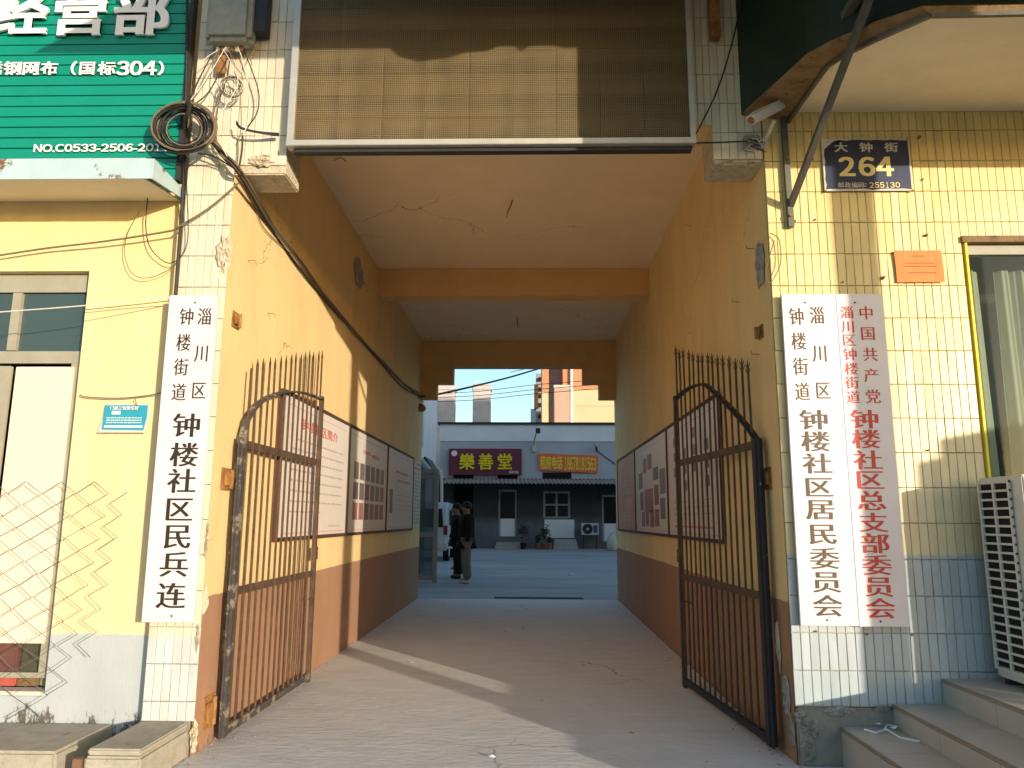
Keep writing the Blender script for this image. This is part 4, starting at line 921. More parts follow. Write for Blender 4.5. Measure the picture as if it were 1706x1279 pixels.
# thin wires fanning from the telecom box
fan = [((362, 74), (335, 125), (316, 168)), ((368, 76), (345, 120), (322, 166)), ((376, 78), (352, 118), (330, 150), (318, 166)), ((388, 80), (368, 118), (346, 155), (322, 175)),
       ((380, 80), (392, 110), (404, 128), (396, 150)), ((396, 78), (404, 100), (414, 150), (414, 200), (404, 225)), ((405, 80), (420, 118), (431, 155), (428, 188), (412, 212)),
       ((366, 80), (358, 128), (366, 150), (360, 200), (368, 240), (392, 285)), ((372, 82), (388, 110), (396, 140), (376, 176), (362, 205), (368, 240), (388, 275)), ((384, 84), (378, 130), (364, 172), (360, 230), (380, 262), (402, 290)),
       ((416, 60), (423, 80), (417, 96), (420, 108)), ((330, 110), (345, 95), (362, 84))]
FANL = ['black wire from the telecom box to the coil, outermost on the left', 'brown wire from the telecom box to the coil, second from the left', 'white wire from the telecom box to the coil tie', 'black wire bowing right into the coil tie', 'short brown wire ending in the small wire coil', 'white wire ending at the twisted stub on the corbel',
 'black wire with the widest bow to the right of the small wire coil', 'brown wire running from the telecom box down to the broken corbel', 'white wire weaving past the small wire coil to the corbel', 'black wire dropping straight from the telecom box to the corbel', 'short frayed brown wire end right of the telecom box', 'short white wire stub reaching the clamp block']
for i, pl in enumerate(fan):
    cable([at(px, py, 4.53 - 0.02 * (i % 3)) for px, py in pl], 0.0028 if i % 3 else 0.004, (m_cable, m_cable2, m_cablew)[i % 3], FANL[i], group='thin wires under the telecom box', name='wire')
MB_ = MB().box(at(361, 100, 4.56).x, at(376, 100, 4.56).x, 4.55, 4.585, at(366, 122, 4.56).z, at(366, 92, 4.56).z); tag(MB_.build('rusty_clamp', m_rust, bevel=0.006), 'rusty clamp block under the telecom box', 'clamp')
SC = thing('wire_coil', 'small tangled coil of pale thin wire on the left pilaster below the telecom box', 'wire coil', tuple(at(385, 145, 4.52)))
for k in range(8):
    rx_, ry_ = 21 - k * 1.3 + rnd.uniform(-2, 2), 20 - k * 1.1 + rnd.uniform(-2, 2); an = rnd.uniform(-0.4, 0.4)
    pts = [at(386 + rnd.uniform(-1, 1) + rx_ * math.cos(t) + an * 8 * math.sin(t), 145 + ry_ * math.sin(t), 4.51 + 0.01 * math.sin(2 * t + k)) for t in [2 * math.pi * i / 22 for i in range(23)]]
    MB().tube(pts, 0.0024, 5).build('loop', (m_cable2, m_cablew, m_cable)[k % 3], SC)
# the thick run from the coil down to the passage wall and along it
run = [at(350, 232, 4.5), at(372, 262, 4.52), at(398, 290, 4.53)]
wl = [(420, 325), (450, 372), (500, 440), (545, 500), (590, 552), (640, 605), (672, 640), (700, 660)]
for k in range(4):
    dxx = (-3, 0, 3, 6)[k]
    pl = [q + Vector((0.008 * k, -0.006 * k, 0.004 * k)) for q in run] + [atX(px + dxx * (1 - i / 9), py + (2, -2, 1, 3)[k] + 3 * math.sin(i * 1.7 + k), XL + 0.015 + 0.007 * (k % 2)) for i, (px, py) in enumerate(wl[1:])]
    cable(pl, (0.009, 0.007, 0.006, 0.008)[k], (m_cable, m_cable2, m_cable, m_cable2)[k], ('thickest black cable of the bundle along the left passage wall', 'brown dusty cable beside the thickest one on the left passage wall', 'thin black cable in the bundle on the left passage wall', 'brown cable lying lowest right in the bundle on the left passage wall')[k], group='bundled cables along the left passage wall')
cable([at(398, 296, 4.54), atX(424, 345, XL + .012), atX(440, 380, XL + .012), atX(470, 410, XL + .014), atX(492, 428, XL + .012)], 0.004, m_cable2, 'thin slack wire sagging below the cable bundle on the left passage wall', name='wire')
cable([atX(700, 661, XL + 0.02), at(728, 657, 14.0), at(790, 643, 16), at(850, 628, 18.5), at(905, 612, 21), at(960, 598, 24)], 0.022, m_cable, 'thick black cable leaving the end of the passage towards the courtyard')
for k, (a, b_, c) in enumerate((((350, 230), (370, 250), (400, 288)), ((352, 238), (378, 258), (404, 292)), ((345, 245), (372, 262), (396, 284)), ((330, 255), (360, 262), (398, 286)))):
    cable([at(*a, 4.47), at(*b_, 4.50), at(*c, 4.54)], 0.005, m_cable if k % 2 else m_cable2, ('dusty short cable from the coil to the broken corbel, topmost', 'black short cable from the coil to the broken corbel, second from top', 'dusty short cable from the coil to the corbel, third from top', 'black short cable from the coil foot to the corbel, lowest')[k], group='cables from the coil to the corbel')
cable([at(0, 425, 4.62), at(80, 413, 4.62), at(180, 401, 4.60), at(286, 384, 4.58), at(300, 376, 4.56), at(350, 345, 4.56), at(398, 304, 4.56)], 0.0065, m_cable2, 'brown cable crossing the yellow wall above the left window')
cable([at(-20, 521, 4.35), at(140, 509, 4.42), at(290, 495, 4.56)], 0.0035, m_cablew, 'thin white line strung across the left window', name='wire')
cable([at(140, 516, 4.63), at(220, 508, 4.63), at(290, 500, 4.60)], 0.003, m_cable2, 'thin brown line just under the white one on the left wall', name='wire')
cable([at(133, 657, 4.65), at(145, 661, 4.65), at(200, 663, 4.65), at(250, 658, 4.65), at(275, 652, 4.62)], 0.004, m_cable2, 'short brown wire above the blue notice plate', name='wire')
cable([at(255, 260, 4.55), at(246, 330, 4.60), at(243, 380, 4.62), at(252, 415, 4.62), at(280, 438, 4.62), at(303, 425, 4.58), at(313, 395, 4.55), at(312, 330, 4.53), at(308, 250, 4.5)], 0.0034, m_cable, 'hanging wire loop below the blue ledge, inner one', name='wire')
cable([at(232, 352, 4.62), at(212, 390, 4.63), at(208, 425, 4.63), at(220, 455, 4.63), at(245, 463, 4.63), at(280, 450, 4.62), at(299, 432, 4.60)], 0.0028, m_cable2, 'hanging wire loop below the blue ledge, outer one', name='wire')
for k in range(3):
    cable([at(394, 202 + k * 2, 4.52), at(402, 212 + k, 4.50), at(430, 219 + k, 4.52), at(465, 222 + k * 2, 4.56)], 0.005, m_cable, ('black twisted wire stub on the left corbel, topmost', 'black twisted wire stub on the left corbel, middle one', 'black twisted wire stub on the left corbel, lowest')[k], group='twisted wire stubs on the left corbel')
cable([at(404, 222, 4.53), at(403, 250, 4.54), at(397, 286, 4.55)], 0.006, m_cable, 'short black wire hanging down the left corbel')
cable([at(1158, 238, 4.52), at(1200, 237, 4.52), at(1245, 235, 4.53)], 0.005, m_cable, 'black wire from the display panel to the junction box')
cable([at(1238, -10, 4.5), at(1220, 70, 4.54), at(1195, 150, 4.55), at(1160, 222, 4.54)], 0.0055, m_cable, 'black wire slanting down the right pilaster')
cable([at(1500, 18, 3.75), at(1512, 22, 3.72), at(1508, 14, 3.72), at(1560, 20, 3.7), at(1640, 34, 3.7), at(1730, 42, 3.7)], 0.006, m_cable, 'dark wire hanging under the cream soffit at upper right')
cable([at(312, 0, 4.52), at(311, 90, 4.53), at(309, 172, 4.53)], 0.009, m_cable, 'black cable down the edge of the green sign')
cable([at(308, 260, 4.52), at(304, 330, 4.58), at(299, 400, 4.585), at(292, 492, 4.585)], 0.010, m_cable, 'black conduit down the joint between yellow wall and pilaster')
cable([at(1290, 400, 4.57), at(1284, 420, 4.55), at(1276, 450, 4.57), at(1282, 472, 4.57), at(1300, 440, 4.57), at(1298, 400, 4.57), at(1283, 388, 4.58)], 0.003, m_cable2, 'frayed wire loop in the broken corner right of the passage', name='wire')

# ---------------------------------------------------------- framed notice boards on the passage walls
def nboard(lab, X, Ya, Yb, z0, z1, kind_, seed, frame=True):
    rnd = random.Random(seed); s_ = 1 if X < 0 else -1
    T = thing('notice_board', lab, 'notice board', (X, (Ya + Yb) / 2, z0), group='framed notice boards on the passage walls')
    xs_ = lambda d: X + s_ * d
    def slab(d0, d1, y0, y1, a, b_): mb_ = MB(); mb_.box(min(xs_(d0), xs_(d1)), max(xs_(d0), xs_(d1)), y0, y1, a, b_); return mb_
    pm_ = m_pred if kind_ == 'red' else m_paper
    slab(0.006, 0.022, Ya + 0.012, Yb - 0.012, z0 + 0.012, z1 - 0.012).build('poster', pm_, T)
    if frame:
        for (a, b_, c, d) in ((Ya, Yb, z0, z0 + 0.03), (Ya, Yb, z1 - 0.03, z1), (Ya, Ya + 0.03, z0 + 0.03, z1 - 0.03), (Yb - 0.03, Yb, z0 + 0.03, z1 - 0.03)):
            slab(0.005, 0.032, a + 0.001, b_ - 0.001, c, d).build('frame_bar', m_gate_frame, T)
    W_ = Yb - Ya; H_ = z1 - z0
    # u runs left to right as one reads the board
    def uy(u): return Ya + W_ * u if s_ > 0 else Yb - W_ * u
    def rect(u0, u1, v0, v1, m, nm, d=0.0225):
        a, b_ = sorted((uy(u0), uy(u1))); slab(0.0222, d + 0.001, a, b_, z0 + H_ * v0, z0 + H_ * v1).build(nm, m, T)
    def txt(lines, m, nm, h=0.012):
        mb_ = MB()
        for (u0, u1, v) in lines:
            u = u0
            while u < u1:
                w = rnd.uniform(0.008, 0.018); a, b_ = sorted((uy(u), uy(min(u + w, u1)))); hh = h * rnd.uniform(0.45, 0.85)
                mb_.box(min(xs_(0.0222), xs_(0.0229)), max(xs_(0.0222), xs_(0.0229)), a, b_, z0 + H_ * v - hh, z0 + H_ * v + hh); u += w * rnd.uniform(1.35, 1.9)
        mb_.build(nm, m, T, kind='stuff')
    bl = [(0.07, 0.93, 0.93), (0.07, 0.93, 0.06)]
    ux = (0, 1, 0) if s_ > 0 else (0, -1, 0)
    def title(s, u0, u1, v, h, m):
        mb_ = MB(); c = Vector((xs_(0.0230), uy((u0 + u1) / 2), z0 + H_ * v)); line(mb_, s, 0, 0, W_ * (u1 - u0), h, 0, 'bold', 1.0, 0, ux, (s_, 0, 0), base=c); mb_.build('title', m, T)
    def border():
        mb_ = MB()
        for v in (0.05, 0.92):
            a, b_ = sorted((uy(0.06), uy(0.94))); mb_.box(min(xs_(0.0222), xs_(0.0226)), max(xs_(0.0222), xs_(0.0226)), a, b_, z0 + H_ * v - 0.002, z0 + H_ * v + 0.002)
        mb_.build('border_rule', m_inkr, T)
    if kind_ == 'text':
        title('钟楼社区简介', 0.24, 0.78, 0.82, 0.10, m_inkr); border()
        txt([(0.12 if k else 0.2, 0.90 if k < 7 else 0.55, 0.70 - k * 0.072) for k in range(8)], m_ink, 'print', 0.011); txt([(0.68, 0.88, 0.09)], m_ink, 'footer_print', 0.008)
    elif kind_ == 'photos':
        border(); txt([(0.32, 0.50, 0.80), (0.54, 0.74, 0.79)], m_inkr, 'title_print', 0.03)
        for r in range(3):
            for c in range(6): rect(0.12 + c * 0.135, 0.12 + c * 0.135 + 0.105, 0.52 - r * 0.19, 0.68 - r * 0.19, m_photo2 if (r == 2 or rnd.random() < 0.3) else m_photo, 'photo')
    elif kind_ == 'figure':
        txt([(0.30, 0.78, 0.72), (0.36, 0.84, 0.62)], m_inkr, 'title_print', 0.028); border(); txt([(0.34, 0.86, 0.44 - 0.06 * k) for k in range(4)], m_inkr, 'print', 0.006)
        rect(0.10, 0.20, 0.22, 0.50, m_photo2, 'photo')
    elif kind_ == 'collage':
        border()
        for (a, b_, c, d) in ((0.30, 0.42, 0.66, 0.82), (0.45, 0.58, 0.68, 0.84), (0.14, 0.27, 0.50, 0.68), (0.62, 0.76, 0.55, 0.68), (0.80, 0.94, 0.40, 0.64), (0.33, 0.60, 0.24, 0.48), (0.18, 0.29, 0.26, 0.46), (0.64, 0.76, 0.30, 0.50), (0.80, 0.92, 0.16, 0.36), (0.22, 0.33, 0.08, 0.24), (0.36, 0.46, 0.09, 0.24), (0.50, 0.61, 0.08, 0.25), (0.64, 0.76, 0.09, 0.26)):
            rect(a, b_, c, d, m_photo if rnd.random() < 0.5 else m_photo2, 'photo')
    elif kind_ == 'chart':
        border()
        for k in range(4):
            for r in range(3): rect(0.16 + k * 0.2, 0.23 + k * 0.2, 0.52 + r * 0.13 - 0.13 * (k % 2), 0.60 + r * 0.13 - 0.13 * (k % 2), m_photo, 'photo')
        txt([(0.14 + 0.2 * k, 0.26 + 0.2 * k, 0.30 - 0.05 * r) for k in range(4) for r in range(3)], m_ink, 'print', 0.006)
        txt([(0.15, 0.85, 0.10)], m_inkr, 'footer_print', 0.014)
    elif kind_ == 'red':
        txt([(0.25, 0.75, 0.60), (0.2, 0.8, 0.50), (0.2, 0.8, 0.40)], m_plate, 'title_print', 0.016)
        txt([(0.18, 0.82, 0.30 - 0.05 * k) for k in range(4)], m_gold, 'print', 0.006)
    elif kind_ == 'list':
        txt([(0.1, 0.9, 0.95), (0.1, 0.9, 0.88)], m_inkr, 'title_print', 0.018); txt([(0.08, 0.92, 0.80 - 0.055 * k) for k in range(14)], m_ink, 'print', 0.008)
yL = [atX(x, y, XL).y for x, y in ((452, 899), (572, 892), (639, 888), (684, 885), (697, 884))]
ZB0, ZB1 = 1.175, 2.345
nboard('framed text board with red title behind the left gate, nearest on the left wall', XL, yL[0], yL[1], ZB0, ZB1, 'text', 1)
nboard('framed board with three rows of small photographs on the left wall', XL, yL[1] + 0.004, yL[2], ZB0, ZB1, 'photos', 2)
nboard('framed pale board with faint red title, third on the left wall', XL, yL[2] + 0.004, yL[3], ZB0, ZB1, 'figure', 3)
nboard('narrow unframed printed list at the far end of the left wall', XL, yL[3] + 0.06, min(yL[4], 13.4), ZB0 + 0.02, ZB1 - 0.02, 'list', 4, frame=False)
yR = [atX(x, y, XR).y for x, y in ((1212, 903), (1119, 892), (1063, 885), (1032.5, 881))]
nboard('framed chart board behind the right gate, nearest on the right wall', XR, yR[1] + 0.004, yR[0] if yR[0] > yR[1] else yR[1], ZB0, ZB1, 'chart', 5) if False else None
yR = sorted(yR)
nboard('framed chart board behind the right gate, nearest on the right wall', XR, yR[0], yR[1], ZB0, ZB1, 'chart', 5)
nboard('framed board with a collage of small photographs on the right wall', XR, yR[1] + 0.004, yR[2], ZB0, ZB1, 'collage', 6)
nboard('framed red poster at the far end of the right wall', XR, yR[2] + 0.004, yR[3], ZB0, ZB1, 'red', 7)

# passage mouth at the back: lamp bracket, drain
q = atX(698, 679, XL); LB = thing('wall_fitting', 'small brown round fitting at the far end of the left wall', 'fitting', tuple(q))
MB().lathe((q.x + 0.05, q.y, q.z - 0.06), [(0.01, 0.12), (0.05, 0.10), (0.075, 0.04), (0.05, 0.0), (0.01, -0.01)], 14).build('body', m_rust, LB)
MB().bar((q.x, q.y, q.z + 0.06), (q.x + 0.05, q.y, q.z + 0.06), 0.02).build('arm', m_dark, LB)
DR = thing('drain_grate', 'narrow iron drain grate across the courtyard end of the passage', 'drain', (0.1, 13.75, 0.01))
d0, d1 = atZ(823, 998), atZ(972, 998)
MB().box(d0.x, d1.x, 13.60, 13.84, 0.0085, 0.012).build('channel', m_hole, DR)
for k in range(17): x = d0.x + (d1.x - d0.x) * (k + 0.5) / 17; MB().box(x - 0.012, x + 0.012, 13.61, 13.83, 0.0125, 0.018).build('grate_bar', m_dark, DR)

for (px, py, r_, m, lab) in ((820, 1262, 0.035, m_litter, 'white paper scrap on the sunlit passage floor near the camera'), (686, 1104, 0.02, m_litter, 'small white scrap on the floor by the light streak'), (1052, 1221, 0.02, m_rust, 'dead brown leaf on the right side of the passage floor'), (842, 1052, 0.018, m_rust, 'tiny brown leaf in the middle of the passage floor'), (700, 1002, 0.025, m_litter, 'white scrap at the far left end of the passage floor'), (952, 958, 0.10, m_litter, 'white tape strip lying on the courtyard ground')):
    q = atZ(px, py, 0.006); rnd = random.Random(px); mb = MB(); pr_ = [q + Vector((math.cos(t) * r_ * rnd.uniform(0.5, 1.2), math.sin(t) * r_ * rnd.uniform(0.4, 0.9), rnd.uniform(0.0, 0.4) * r_)) for t in (0, 1, 2, 3, 4, 5.2)]
    c_ = q + Vector((0, 0, r_ * 0.5))
    for i in range(6): mb.quad(c_, pr_[i], pr_[(i + 1) % 6])
    tag(mb.build('floor_scrap', m), lab, 'litter', 'scraps on the ground')
rnd = random.Random(77); mb = MB()
for k in range(420):
    left = rnd.random() < 0.5; d = abs(rnd.gauss(0, 0.10)) + 0.004; r_ = rnd.uniform(0.003, 0.009)
    if rnd.random() < 0.15: d = rnd.uniform(0.1, 3.2)
    x = XL + d if left else XR - d; y = rnd.uniform(3.2, 13.0); b = len(mb.v)
    if x < XL + 0.01 or x > XR - 0.01: continue
    mb.v += [(x - r_, y - r_ * 0.7, 0.0045), (x + r_, y - r_ * 0.5, 0.0045), (x + r_ * 0.6, y + r_, 0.0045), (x - r_ * 0.7, y + r_ * 0.8, 0.0045), (x, y, 0.0045 + r_ * 0.9)]
    mb.f += [(b, b + 1, b + 4), (b + 1, b + 2, b + 4), (b + 2, b + 3, b + 4), (b + 3, b, b + 4)]
tag(mb.build('gravel', m_conc, kind='stuff'), 'scattered grit along the foot of the passage walls', 'grit')
# ============================================================ COURTYARD
SBd = thing('courtyard_building', 'low grey and white building across the courtyard with a corrugated awning', 'building', (0, 37, 0))
YB = 37.0
x0, x1 = at(731, 800, YB).x, 9.0
zr = at(880, 707, YB).z; zband_ = at(880, 735, YB).z; zaw = at(880, 797, YB).z
op = [(at(755, 0, YB).x, at(788, 0, YB).x, 0.45, 2.98, 'doorway'), (at(830, 850, YB).x, at(861, 850, YB).x, 0.55, 2.78, 'door'), (at(905, 850, YB).x, at(950, 850, YB).x, 1.42, 2.70, 'window'), (at(1003, 850, YB).x, at(1030, 850, YB).x, 0.35, 2.55, 'door')]
op = [(at(755, 850, YB).x, at(788, 850, YB).x, 0.45, 2.98, 'doorway')] + op[1:]
MB().box(x0, x1, YB, YB + 6, zband_, zr).build('parapet', m_wht, SBd)
MB().box(x0 + 0.003, x1, YB + 0.05, YB + 6, zaw, zband_ - 0.002).build('upper_wall', m_gry, SBd)
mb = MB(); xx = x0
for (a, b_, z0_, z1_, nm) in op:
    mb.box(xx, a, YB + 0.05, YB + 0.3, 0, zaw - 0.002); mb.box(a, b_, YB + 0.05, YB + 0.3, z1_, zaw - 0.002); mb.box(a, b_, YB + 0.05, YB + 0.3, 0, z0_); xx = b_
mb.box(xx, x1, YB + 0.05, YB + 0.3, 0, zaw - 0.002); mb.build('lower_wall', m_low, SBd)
MB().box(x0 + 0.1, x1, YB + 0.6, YB + 6, 0.0, zaw - 0.01).build('interior_mass', m_hole, SBd)
MB().box(x0 - 0.1, x1 + 0.05, YB - 0.12, YB + 6.1, zr + 0.001, zr + 0.10).build('roof_edge', m_dark, SBd)
for (a, b_) in ((755, 789), (829, 862), (904, 952)):
    p, q = at(a, 791, YB), at(b_, 797, YB); MB().box(p.x, q.x, YB + 0.03, YB + 0.048, q.z + 0.0, p.z + 0.12).build('clerestory', m_hole, SBd)
for (a, b_, z0_, z1_, nm) in op[1:]:
    if nm == 'door':
        d = MB(); d.box(a + 0.01, a + 0.09, YB + 0.1, YB + 0.16, z0_, z1_ - 0.01); d.box(b_ - 0.09, b_ - 0.01, YB + 0.1, YB + 0.16, z0_, z1_ - 0.01); d.box(a + 0.09, b_ - 0.09, YB + 0.1, YB + 0.16, z1_ - 0.11, z1_ - 0.01)
        o = d.build('door_frame', m_dframe, SBd)
        MB().box(a + 0.1, b_ - 0.1, YB + 0.12, YB + 0.14, z0_ + 0.85, z1_ - 0.12).build('pane', g_yard, o)
        MB().box(a + 0.1, b_ - 0.1, YB + 0.11, YB + 0.15, z0_ + 0.01, z0_ + 0.84).build('door_panel', m_wht, o)
    else:
        o = MB(); o.box(a, b_, YB + 0.08, YB + 0.14, z1_ - 0.10, z1_); o.box(a, b_, YB + 0.08, YB + 0.14, z0_, z0_ + 0.08)
        mx_ = (a + b_) / 2; mz_ = (z0_ + z1_) / 2
        for u in (a, mx_ - 0.05, b_ - 0.10): o.box(u, u + 0.10, YB + 0.081, YB + 0.139, z0_ + 0.08, z1_ - 0.10)
        o.box(a + 0.1, b_ - 0.1, YB + 0.083, YB + 0.137, mz_ - 0.04, mz_ + 0.04)
        o = o.build('window', m_dframe, SBd)
        for (ua, ub) in ((a + 0.1, mx_ - 0.05), (mx_ + 0.05, b_ - 0.1)):
            for (va, vb) in ((z0_ + 0.08, mz_ - 0.04), (mz_ + 0.04, z1_ - 0.1)): MB().box(ua, ub, YB + 0.1, YB + 0.11, va, vb).build('pane', g_yard, o)
p, q = at(907, 864, YB), at(950, 893, YB); MB().box(p.x, q.x + 0.2, YB + 0.02, YB + 0.045, 0.5, p.z - 0.03).build('sill_panel', m_wht, SBd)
# corrugated awning, each sheet wave is real relief
mb = MB(); n = 260; xa, xb = x0 + 0.35, at(1040, 800, 36).x + 4
for i in range(n + 1):
    x = xa + (xb - xa) * i / n; dz = 0.018 * (1 if (i % 4) in (0, 1) else -1)
    mb.v += [(x, YB + 0.04, zaw - 0.02 + dz), (x, YB - 1.35, zaw - 0.30 + dz * 1.2)]
for i in range(n): mb.f.append((2*i, 2*i+2, 2*i+3, 2*i+1))
AWN = mb.build('awning', m_awn, SBd)
for k in range(5):
    x = xa + 0.4 + k * 2.3; MB().bar((x, YB + 0.03, zaw - 0.95), (x, YB - 1.1, zaw - 0.36), 0.05).build('awning_stay', m_dark, SBd)
for (a, b_, n_) in ((826, 868, 2), (921, 962, 3)):
    p0 = at(a, 905, YB - 0.3); p1 = at(b_, 905, YB - 0.3)
    for k in range(n_): MB().box(p0.x + 0.03 * k, p1.x - 0.03 * k, YB - 0.9 + 0.28 * k, YB + 0.04, 0.005 + 0.15 * k, 0.15 * (k + 1)).build('step', m_kerb, SBd)
# signs on it
MS = thing('shop_name_sign', 'maroon sign with three raised yellow characters across the courtyard', 'sign', (at(809, 770, 36.9).x, 36.9, at(809, 791, 36.9).z))
p, q = at(748, 747, 36.85), at(869, 791, 36.85)
MB().box(p.x, q.x, 36.85, 37.0, q.z, p.z).build('panel', m_maroon, MS)
for ch, px in zip('樂善堂', (778, 809, 841)): c = at(px, 769, 36.83); letters(MS, m_yell, [(ch, (c.x, 36.84, c.z), 0.72, 0.78, 1.5)], depth=0.06)
c = at(757, 755, 36.84); MB().disc((c.x, 36.84, c.z), 0.14, (0, 1, 0), 0.02, 20).build('round_emblem', m_white, MS)
mb = MB(); a, b_ = at(848, 786, 36.84), at(864, 786, 36.84)
line(mb, '城西分店', (a.x + b_.x) / 2, a.z, b_.x - a.x, 0.13, 36.845, 'bold'); mb.build('small_print', m_white, MS)
OB = thing('phone_banner', 'orange banner with yellow rental phone number across the courtyard', 'banner', (at(947, 770, 36.95).x, 36.95, at(947, 785, 36.95).z))
p0, p1, p2, p3 = at(897, 755, 36.94), at(997, 759, 36.94), at(995, 788, 36.94), at(897, 783, 36.94)
MB().prism([tuple(p0), tuple(p1), tuple(p2), tuple(p3)], (0, 0.03, 0)).build('sheet', m_orange, OB)
a, b_ = at(900, 770, 36.93), at(993, 772, 36.93)
m_by = pm('banner_yellow', (0.86, 0.78, 0.06), 0.6)
w4 = (b_.x - a.x) * 0.40
for k, ch in enumerate('租房电话'): letters(OB, m_by, [(ch, (a.x + w4 * (k + 0.5) / 4, 36.93, a.z - 0.02 * k / 4), w4 / 4 * 0.98, 0.64, 0.9)])
dx_ = (b_.x - a.x - w4 - 0.08) / 11
for k, ch in enumerate('18678181563'):
    letters(OB, m_by, [(ch, (a.x + w4 + 0.08 + dx_ * (k + 0.5), 36.93, a.z - 0.04 - 0.004 * k), dx_ * (0.82 if ch != '1' else 0.48), 0.60, 1.1)], full=False)

# lamp and camera on the wall
LM = thing('wall_flood_lamp', 'dark flood lamp on a bent arm above the courtyard signs', 'lamp', tuple(at(890, 740, 36.9)))
MB().tube([at(889, 745, 36.98), at(890, 735, 36.8), at(893, 722, 36.3)], 0.03, 6).build('arm', m_dframe, LM)
a = at(896, 717, 36.2); MB().box(a.x - 0.10, a.x + 0.12, 36.0, 36.3, a.z - 0.14, a.z + 0.10).build('lamp_head', m_dark, LM, bevel=0.03)
MB().box(at(887, 745, 36.9).x, at(894, 745, 36.9).x, 36.9, 37.03, at(890, 752, 36.9).z, at(890, 742, 36.9).z).build('control_box', m_plate, LM)
C2 = thing('dome_camera', 'small white and black camera at the right of the courtyard wall', 'camera', tuple(at(993, 745, 36.9)))
a = at(993, 741, 36.8); MB().lathe((a.x, a.y, a.z), [(0.02, 0.1), (0.09, 0.06), (0.09, 0.0), (0.06, -0.06), (0.02, -0.09)], 12).build('dome', m_plate, C2)
MB().tube([a + Vector((0, 0, -0.08)), a + Vector((0.03, 0.05, -0.2)), a + Vector((0.08, 0.25, -0.25))], 0.05, 8).build('arm', m_dark, C2)
cable([at(994, 750, 37.0), at(1010, 762, 37.02), at(1030, 777, 37.02)], 0.02, m_cable, 'thin black wire slanting down right across the courtyard wall', name='wire', group='wires in the courtyard')
# outdoor unit, plants, sacks
A2 = thing('outdoor_air_conditioner', 'white outdoor air conditioner on a stand at the courtyard wall', 'air conditioner', tuple(at(983, 890, 36.6)))
p, q = at(968, 871, 36.6), at(997, 891, 36.6)
MB().box(p.x, q.x, 36.4, 36.75, q.z, p.z).build('casing', m_plate, A2, bevel=0.02)
c = at(979, 881, 36.39); MB().disc((c.x, 36.395, c.z), 0.24, (0, 1, 0), 0.01, 24).build('fan_guard', m_dark, A2); MB().disc((c.x, 36.38, c.z), 0.06, (0, 1, 0), 0.02, 12).build('fan_hub', m_plate, A2)
MB().box(q.x - 0.25, q.x - 0.06, 36.39, 36.399, q.z + 0.1, p.z - 0.1).build('energy_label', m_bluer, A2)
for x in (p.x + 0.1, q.x - 0.1): MB().bar((x, 36.6, 0.01), (x, 36.6, q.z), 0.05).build('stand_leg', m_dark, A2)
def plant(px, h, rp, lab, seed, pot=m_pot):
    rnd = random.Random(seed); b = at(px, 913, 36.0); b.z = 0.005
    T = thing('potted_plant', lab, 'plant', tuple(b), group='plants along the courtyard wall')
    MB().lathe(tuple(b), [(rp * 0.7, 0), (rp, 0.25), (rp * 1.05, 0.28), (rp * 0.9, 0.28)], 14).build('pot', pot, T)
    mb_ = MB()
    for k in range(90):
        d = Vector((rnd.gauss(0, 1), rnd.gauss(0, 1), rnd.gauss(0.3, 1))).normalized(); c = b + Vector((0, 0, 0.3 + h * 0.5)) + Vector((d.x * h * 0.32, d.y * h * 0.32, d.z * h * 0.5)) * rnd.uniform(0.3, 1)
        a1 = Vector((rnd.gauss(0, 1), rnd.gauss(0, 1), rnd.gauss(0, 1))).normalized() * 0.09; a2 = a1.cross(d).normalized() * 0.035
        mb_.quad(c - a1, c + a2, c + a1, c - a2)
    mb_.build('foliage', m_leaf, T)
    MB().tube([b + Vector((0, 0, 0.2)), b + Vector((0.02, 0, 0.3 + h * 0.5))], 0.02, 6).build('stem', m_wood, T)
plant(872, 0.9, 0.16, 'dark bushy plant beside the white courtyard door', 1, m_tyre)
plant(896, 0.35, 0.17, 'low plant in a terracotta pot by the courtyard wall', 2)
plant(908, 0.85, 0.15, 'leafy plant left of the courtyard window steps', 3, m_pot)
plant(915, 0.25, 0.14, 'small low plant in a brown pot on the window steps', 4, m_rust)
for k, (px, r_) in enumerate(((1020, 0.24), (1027, 0.24))):
    b = at(px, 905, 34.5 + k * 0.3); mb = MB(); 
    mb.lathe((b.x, b.y, 0.005), [(0.15, 0), (r_, 0.12), (r_ * 1.05, 0.45), (r_ * 0.7, 0.62 - 0.1 * k), (0.07, 0.74 - 0.1 * k), (0.10, 0.80 - 0.1 * k)], 14)
    tag(mb.build('white_sack', m_plate, smooth=True), ('full white sack beside the courtyard door, left one', 'full white sack beside the courtyard door, right one')[k], 'sack', 'sacks by the courtyard door')
# left side of the courtyard: white house, lean-to roof, downpipes, glazed porch
LH = thing('white_house', 'white rendered house rising at the left of the courtyard', 'building', (-6, 31, 0))
MB().box(-9, at(728, 700, 36.9).x, 31, 36.9, 0, 9.5).build('wall', m_wht, LH)
MB().tube([at(704, 640, 30.9), at(703, 745, 30.9)], 0.06, 8).build('downpipe', m_plate, LH)
MB().tube([at(702, 765, 24.9), at(716, 783, 24.9)], 0.07, 8).build('pipe', m_plate, LH)
MB().prism([at(698, 768, 25), at(708, 760, 25), at(720, 782, 25), at(722, 790, 25), at(698, 790, 25)], (0, 2.0, 0)).build('lean_to_roof', m_dark, LH)
MB().prism([at(690, 770, 24.2), at(700, 772, 24.2), at(712, 788, 24.2), at(690, 788, 24.2)], (0, 0.5, 0)).build('blue_roof_sheet', m_bluer, LH)
MB().tube([at(728, 780, 35.5), at(735, 786, 35.5), at(736, 800, 35.5), at(736, 840, 35.5)], 0.07, 8).build('rain_pipe', m_plate, LH)
